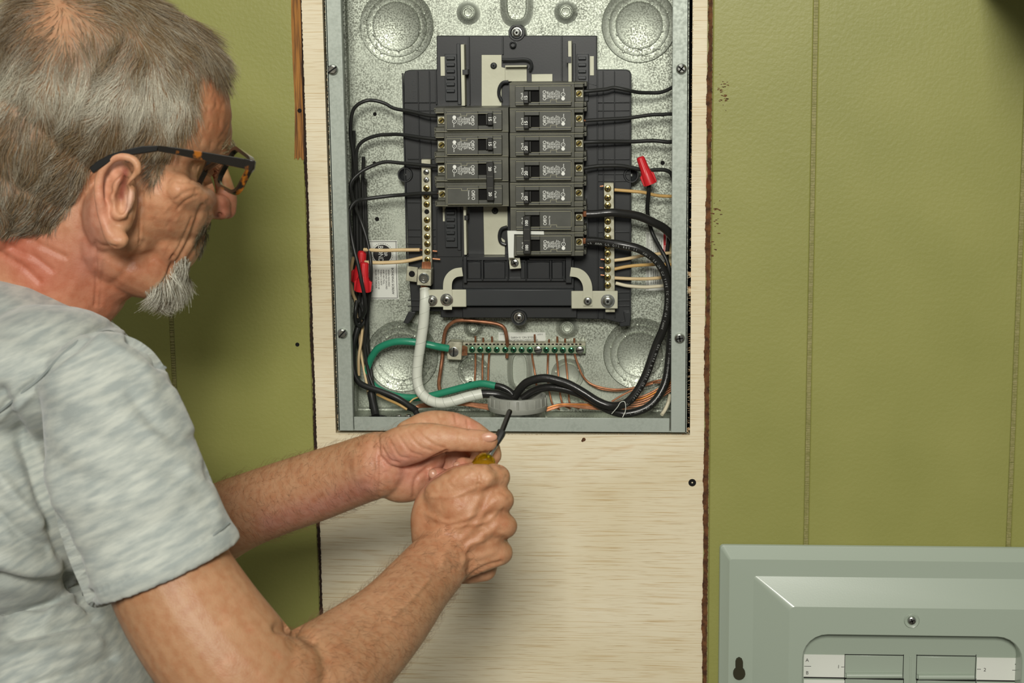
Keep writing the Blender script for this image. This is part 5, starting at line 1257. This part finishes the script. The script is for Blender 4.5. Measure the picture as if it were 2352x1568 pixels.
def hlen(P):
    q = proj(P); return .015+.008*np.clip((q[:,0]-330)/160,0,1)*np.clip((200-q[:,1])/120,0,1)-.007*np.clip((q[:,1]-380)/120,0,1)-.006*np.exp(-((q[:,0]-360)**2/40**2+(q[:,1]-370)**2/60**2))
hair = strands_mesh('hair', Hc, Hn, hair_dir, hair_col, hlen, .00015, person, M['hair'], seg=3, lift=.24)
# forelock
fm = inpoly(s.px, [(380,-60),(520,40),(545,120),(500,140),(470,130),(420,60)])*(s.co[:,1]>-.56)*(s.co[:,1]<-.33)
Fc, Fn = sample(fm>0, 4000)
strands_mesh('forelock', Fc+Fn*.003, Fn, lambda P,N: (.84*Rr-.56*Uu)[None]+0*P, hair_col, .033, .00016, person, M['hair'], lift=.10)
# beard, moustache edge
bm_ = inpoly(s.px, [(350,695),(335,668),(372,645),(400,600),(425,585),(436,600),(430,650),(410,690),(385,710)])*(s.co[:,1]>-.50)*(s.co[:,1]<-.34)
Bc, Bn = sample(bm_>0, 2400)
strands_mesh('beard', Bc, Bn, lambda P,N: (.18*Rr-.95*Uu)[None]+0*P, lambda P,r: np.where((r.uniform(0,1,len(P))<.72)[:,None], np.array(lin((226,224,208))[:3]), np.array(lin((120,108,88))[:3])), .016, .00022, person, M['hair'], lift=.5)
mm_ = inpoly(s.px, [(462,515),(496,505),(492,545),(470,575),(452,580),(445,560)])*(s.co[:,1]>-.46)*(s.co[:,1]<-.34)*(s.face<.75)
if mm_.sum() > 20:
    Mc, Mn = sample(mm_>0, 420)
    strands_mesh('moustache', Mc, Mn, lambda P,N: (.35*Rr-.9*Uu)[None]+0*P, lambda P,r: np.array(lin((96,88,66))[:3])*r.uniform(.7,1.4,len(P))[:,None], .007, .0002, person, M['hair'], lift=.4)
em_ = inpoly(s.px, [(505,330),(540,318),(552,345),(530,362),(512,356)])*(s.co[:,1]>-.50)*(s.co[:,1]<-.32)
if em_.sum() > 10:
    Ec, En = sample(em_>0, 260); strands_mesh('eyebrow', Ec, En, lambda P,N: (.8*Rr-.2*Uu)[None]+0*P, lambda P,r: np.array(lin((130,118,90))[:3])*r.uniform(.7,1.4,len(P))[:,None], .008, .0002, person, M['hair'], lift=.6)
# fine hair on the forearms
am = ((inpoly(s.px, [(560,1250),(480,1100),(700,1020),(880,960),(905,975),(870,1150),(700,1230)])*(s.co[:,1]>-.42)) + (inpoly(s.px, [(640,1440),(940,1240),(1000,1180),(1120,1300),(1060,1400),(900,1600),(700,1600)])*(s.co[:,1]<-.43)))>0
Ac, An = sample(am, 5200)
strands_mesh('arm_hair', Ac, An, lambda P,N: (.75*Rr-.1*Uu)[None]+rs.normal(0,.5,P.shape), lambda P,r: np.array(lin((120,84,56))[:3])*r.uniform(.6,1.3,len(P))[:,None], .009, .00006, person, M['hair'], seg=3, lift=.8)

# ------------------------------------------------------------------ shirt
T_ = Blobs()
T_.ell(5,905,-.43,318,285,.185); T_.chain([(10,950,-.43,330),(40,1200,-.44,340),(30,1500,-.44,345),(-10,1850,-.44,350),(-40,2150,-.44,350)], n=36, flat=.52)
T_.ell(120,860,-.52,210,165,.10); T_.ell(245,905,-.595,150,148,.050)
T_.ell(150,880,-.30,190,160,.09)
T_.chain([(235,900,-.60,146),(268,1010,-.62,172),(300,1120,-.632,186),(335,1220,-.64,192),(380,1312,-.648,196)], n=40, sub=8, inner=(0,9,.0065), flat=.90)
T_.chain([(366,1278,-.6472,198),(373,1296,-.6478,199),(380,1312,-.648,198.5)], n=48, sub=3, inner=(0,5,.0055), flat=.91, balls=False)
T_.chain([(170,930,-.26,140),(230,1080,-.25,150),(300,1190,-.255,140)], n=24)
T_.ell(60,1150,-.52,190,260,.10); T_.ell(150,1560,-.50,215,260,.12)
tme = remesh(T_, .0023, 12)
s = Sculpt(tme); TY = (-.75,-.30)
s.crease([(0,946),(110,852),(222,758),(302,748),(347,772),(379,843)], 9, 3.6, TY); s.brush([(0,960),(120,865),(235,775)], 10, 2.0, TY)
s.crease([(195,1366),(300,1328),(400,1288),(500,1222),(520,1205)], 4, 1.8, TY); s.crease([(197,1358),(300,1320),(400,1280),(495,1216)], 2.5, .8, TY)
s.brush([(300,775),(335,800),(365,835)], 10, -7.5, TY); s.brush([(305,755),(345,775),(378,815)], 10, 3.5, TY); s.brush([(250,790),(310,830),(350,880)], 14, 2.5, TY)
s.brush([(0,905),(45,985),(90,1110),(140,1250),(200,1390)], 18, -8, (-.75,-.46)); s.brush([(30,930),(80,1030),(130,1150)], 22, 4.5, TY)
for ln_, w_, a in (([(60,1000),(150,1080),(260,1120)],26,-2.6),([(120,900),(240,940),(360,1010)],26,2.5),([(150,980),(260,1020),(400,1080)],22,-2.2),([(110,1180),(230,1150),(420,1130)],26,2.2),([(160,1290),(270,1240),(430,1180)],22,-2.4),([(300,900),(360,980),(430,1020)],16,-2.2),([(400,900),(440,960),(470,1050)],14,2.0),
    ([(0,1290),(70,1310),(150,1300)],16,5),([(0,1330),(80,1345),(170,1345)],14,-6),([(0,1400),(90,1420),(190,1400)],16,5),([(30,1460),(130,1440),(220,1420)],12,-6),([(0,1520),(110,1500),(220,1480)],18,5),([(80,1568),(180,1540),(260,1510)],12,-5),([(100,1440),(150,1380),(190,1350)],10,4),([(0,1180),(50,1230),(110,1260)],14,-5),([(0,1100),(40,1150),(90,1200)],16,4.5),
    ([(430,1080),(480,1130),(500,1190)],14,2.5),([(440,1000),(468,1050),(480,1100)],9,-2.0),([(330,840),(400,900),(440,990)],10,1.5),([(0,680),(100,720),(200,730)],20,1.8),([(0,760),(120,790),(200,800)],24,-1.8)): s.brush(ln_, w_, a, TY)
s.refresh()
def on_surface(line, lift=.0008):
    P_ = []
    for q in spline(line, 7):
        dd = np.linalg.norm(s.px-q, axis=1); k = np.nonzero((dd < 9)&(s.face > .05)&(s.co[:,1] < -.45))[0]
        if len(k) == 0: continue
        k = k[np.argsort(s.co[k,1])[:12]]; k = k[np.argmin(dd[k])]; P_.append(Vector(s.co[k]+s.no[k]*lift))
    for _ in range(4): P_ = [P_[0]]+[(P_[i-1]+P_[i]*2+P_[i+1])/4 for i in range(1,len(P_)-1)]+[P_[-1]] if len(P_) > 3 else P_
    out = []
    for p in P_:
        q = np.array(p); k = np.argmin(((s.co-q)**2).sum(1)); n = s.no[k]; out.append(Vector(q-n*((q-s.co[k])@n)+n*lift))
    for _ in range(2): out = [out[0]]+[(out[i-1]+out[i]*2+out[i+1])/4 for i in range(1,len(out)-1)]+[out[-1]] if len(out) > 3 else out
    return out
seams = [on_surface(l_) for l_ in ([(0,946),(110,852),(222,758),(302,748),(347,772),(379,843)], [(190,1370),(300,1328),(400,1288),(500,1222),(524,1200)])]
s.paint_init((200,206,200)); s.finish('skin')
def shirtmat():
    m = mat('heather_gray_cotton', (160,166,160), .85, bump=.35, bscale=1400, bdist=.0005, spec=.25); nt = m.node_tree; N = nt.nodes; L = nt.links; b = N['Principled BSDF']
    tc = N.new('ShaderNodeTexCoord'); m0 = N.new('ShaderNodeMapping'); m0.inputs['Rotation'].default_value = (0,math.radians(24),0); L.new(tc.outputs['Object'], m0.inputs[0]); mp = N.new('ShaderNodeMapping'); mp.inputs['Scale'].default_value = (48,48,230); L.new(m0.outputs[0], mp.inputs[0])
    n = N.new('ShaderNodeTexNoise'); n.inputs['Scale'].default_value = 1.0; n.inputs['Detail'].default_value = 5; L.new(mp.outputs[0], n.inputs['Vector'])
    r = N.new('ShaderNodeValToRGB'); e = r.color_ramp.elements; e[0].position=.36; e[0].color = lin((148,155,151)); e[1].position=.66; e[1].color = lin((180,184,175)); L.new(n.outputs[0], r.inputs[0]); L.new(r.outputs[0], b.inputs['Base Color'])
    b.inputs['Sheen Weight'].default_value = .25; return m
shirt = child('t_shirt', tme, shirtmat())
seam_m = mat('seam_thread', (132,139,136), .85)
for P_ in seams:
    if len(P_) > 3:
        o = obj('seam', MB().tube([Vector(q) for q in spline([tuple(p) for p in P_], 3)], .0009, 6), seam_m, origin=(0,0,0), smooth=80); o.parent = person; o.location = -wloc(person)
# trousers and shoes, below the frame
T2 = Blobs()
hipz = .98
def wl(x, y, z):  # world -> pseudo add
    return Vector((x,y,z))
px0 = W(0,2100,-.44).x
tr = MB()
for sg in (-1,1):
    tr.tube([(px0+.0,-.44+sg*.06,hipz+.04),(px0+.01,-.44+sg*.09,.86),(px0+.05,-.44+sg*.11,.50),(px0+.0,-.44+sg*.12,.09)], [.13,.105,.080,.075], 24)
tr.tube([(px0,-.44,hipz+.14),(px0,-.44,hipz-.10)], [.15,.17], 32)
trm = remesh(tr, .008, 6); child('trousers', trm, mat('dark_jeans', (52,60,78), .85, bump=.4, bscale=900))
for sg in (-1,1):
    sh = MB(); sh.tube([(px0-.06,-.44+sg*.12,.05),(px0+.04,-.44+sg*.12,.055),(px0+.14,-.44+sg*.125,.04),(px0+.19,-.44+sg*.125,.035)], [.048,.05,.042,.028], 20)
    sh.tube([(px0,-.44+sg*.12,.04),(px0,-.44+sg*.12,.13)], [.05,.052], 20)
    sm = remesh(sh, .006, 5); 
    for v in sm.vertices: v.co.z = max(v.co.z, .002)
    child('shoe', sm, mat('brown_boot', (70,48,34), .6))

# ------------------------------------------------------------------ eyeglasses
tort = mat('tortoiseshell', (26,22,16), .18, col2=(150,88,20), nscale=70, ramp=(.60,.66), coat=.6, stretch=(1,.5,1))
blk = mat('black_acetate', (22,22,20), .22, coat=.5)
GYn = HY-.086
gl = thing('eyeglasses', tuple(W(575,375,GYn)), 'tortoiseshell rectangular eyeglasses worn by the man', 'eyeglasses')
def slab(pts_f, th, w_dir=CF):
    """closed loop of world points swept through thickness th"""
    v = [p for p in pts_f]+[p+w_dir*th for p in pts_f]; n = len(pts_f)
    return MB().add(v, [tuple(range(n)), tuple(range(2*n-1,n-1,-1))]+[(i,i+n,(i+1)%n+n,(i+1)%n) for i in range(n)])
up_t = [(575,366),(520,357),(460,347),(400,338),(362,334)]; lo_t = [(362,347),(400,354),(460,367),(520,379),(574,390)]
obj('temple', slab([W(x,y,GYn-.002+.00006*(575-x)*.2) for x,y in up_t+lo_t], .004), tort, gl, bevel=.0006)
up2 = [(362,334),(325,335),(290,343),(250,355),(222,370),(205,385)]; lo2 = [(213,398),(228,388),(252,372),(290,358),(325,352),(362,347)]
obj('temple_tip', slab([W(x,y,GYn+.0015-.008*((362-x)/157)) for x,y in up2+lo2], .004), blk, gl, bevel=.0006)
# near lens quad (outer top, inner top, inner bottom, outer bottom) - the front turned toward the wall
def GP(u, v):  # u 0 outer..1 inner, v 0 top..1 bottom
    OT, IT, IB, OB = W(583,369,GYn), W(540,337,GYn+.040), W(497,421,GYn+.040), W(543,447,GYn)
    return OT*(1-u)*(1-v)+IT*u*(1-v)+IB*u*v+OB*(1-u)*v
def rimpath(u0, v0, u1, v1, r=.25, n=5):
    P = []
    for (cu,cv_,a0) in ((u1-r,v0+r,-90),(u1-r,v1-r,0),(u0+r,v1-r,90),(u0+r,v0+r,180)):
        for k in range(n+1):
            a = math.radians(a0+90*k/n); P.append(GP(cu+r*math.cos(a), cv_+r*math.sin(a)))
    return P
rp = rimpath(0,0,1,1,.22); rmb = MB()
nrm_ = (GP(1,.5)-GP(0,.5)).cross(GP(.5,1)-GP(.5,0)).normalized()
def rimmesh(P, wid, th):
    c = sum(P, Vector())/len(P); n = len(P); v=[];f=[]
    for p in P:
        o_ = (p-c).normalized(); v += [p+o_*wid*.5+nrm_*th/2, p+o_*wid*.5-nrm_*th/2, p-o_*wid*.5-nrm_*th/2, p-o_*wid*.5+nrm_*th/2]
    for i in range(n):
        j=(i+1)%n
        for k in range(4): q=(k+1)%4; f.append((i*4+k,i*4+q,j*4+q,j*4+k))
    return MB().add(v, f)
obj('rim', rimmesh(rp, .0034, .0042), tort, gl, smooth=40)
obj('hinge_block', slab([W(x,y,GYn-.002) for x,y in ((560,363),(586,368),(583,388),(574,398),(566,392),(560,388))], .006), tort, gl, bevel=.0008)
lens_m = mat('lens_glass', (236,240,226), .02, trans=1.0, ior=1.02, spec=.5)
n_ = len(rp); lm = MB().add([p+nrm_*.0007 for p in rp]+[p-nrm_*.0007 for p in rp], [tuple(range(n_)), tuple(range(2*n_-1,n_-1,-1))]+[(i,i+n_,(i+1)%n_+n_,(i+1)%n_) for i in range(n_)])
obj('lens', lm, lens_m, gl)
Q = [W(484,366,GYn+.078), W(452,350,GYn+.118), W(410,432,GYn+.118), W(444,446,GYn+.078)]
def GP2(u, v): return Q[0]*(1-u)*(1-v)+Q[1]*u*(1-v)+Q[2]*u*v+Q[3]*(1-u)*v
obj('bridge', MB().tube([GP(1.0,.30), (GP(1.0,.30)+GP2(0,.30))/2+Vector((.003,0,.003)), GP2(0,.30)], .0022, 8), tort, gl)
GPs = GP; GP = GP2; P2 = rimpath(0,0,1,1,.22); GP = GPs
obj('rim', rimmesh(P2, .0034, .0042), tort, gl, smooth=40)
obj('lens', MB().add([p+nrm_*.0007 for p in P2]+[p-nrm_*.0007 for p in P2], [tuple(range(n_)), tuple(range(2*n_-1,n_-1,-1))]+[(i,i+n_,(i+1)%n_+n_,(i+1)%n_) for i in range(n_)]), lens_m, gl)
far = GP2(1,.05); obj('temple', MB().tube([far, far+Vector((-.06,.030,.008)), far+Vector((-.10,.034,.004)), far+Vector((-.125,.030,-.008))], .0022, 8), tort, gl)

# ------------------------------------------------------------------ screwdriver
sd = thing('screwdriver', tuple(W(1172,942,-.375)), 'screwdriver with a yellow transparent handle gripped in the man\'s fists', 'screwdriver')
q0, q1, q2, q3 = W(1172,941,-.375), W(1153,990,-.385), W(1138,1022,-.392), W(1120,1052,-.398)
stl = mat('blackened_steel', (60,58,54), .28, .9)
obj('bit', MB().tube([q0, q0.lerp(q1,.06), q1], [.0016,.0023,.0023], 6), stl, sd, smooth=20)
obj('collar', MB().tube([q1+(q0-q1)*.02, q1, q1.lerp(q2,.25), q1.lerp(q2,.75), q2], [.0022,.0036,.0038,.0028,.0022], 10), M['insul'], sd)
obj('shank', MB().tube([q2, q3], .0021, 12), M['zinc'], sd)
amb = mat('amber_acetate', (255,232,20), .04, trans=.95, ior=1.42, spec=.6); 
hd_ = (q3-q2).normalized(); h0 = W(1124,1042,-.396); hv=[];hf=[]; nn=36
prof = [(.0001,0),(.0035,.0003),(.0062,.002),(.0085,.006),(.0096,.012),(.0098,.03),(.0090,.05),(.0098,.085),(.0075,.092),(.0001,.094)]
qt = (W(1085,1120,-.402)-h0).normalized().to_track_quat('Z','Y')
for r, h in prof:
    for k in range(nn):
        a = 2*math.pi*k/nn; g = 1-.07*(abs(math.sin(a*4)) < .35)*(h>.004); hv.append(h0+qt@Vector((r*g*math.cos(a), r*g*math.sin(a), h)))
for i in range(len(prof)-1):
    for k in range(nn): j=(k+1)%nn; hf.append((i*nn+k,i*nn+j,(i+1)*nn+j,(i+1)*nn+k))
obj('handle', MB().add(hv,hf), amb, sd, smooth=60)

# ------------------------------------------------------------------ lettering curves become plain meshes
dg = bpy.context.evaluated_depsgraph_get(); dg.update(); cache = {}
for o in [o for o in bpy.data.objects if o.type == 'FONT']:
    if o.data.name not in cache: cache[o.data.name] = bpy.data.meshes.new_from_object(o.evaluated_get(dg))
    me = cache[o.data.name]; nm = o.name; p, mw, l_, r_, s_ = o.parent, o.matrix_basis.copy(), o.location.copy(), o.rotation_euler.copy(), o.scale.copy()
    keys = {k: o[k] for k in o.keys()}
    bpy.data.objects.remove(o, do_unlink=True)
    n = bpy.data.objects.new(nm, me); COL.objects.link(n); n.parent = p; n.location = l_; n.rotation_euler = r_; n.scale = s_
    for k, v in keys.items(): n[k] = v
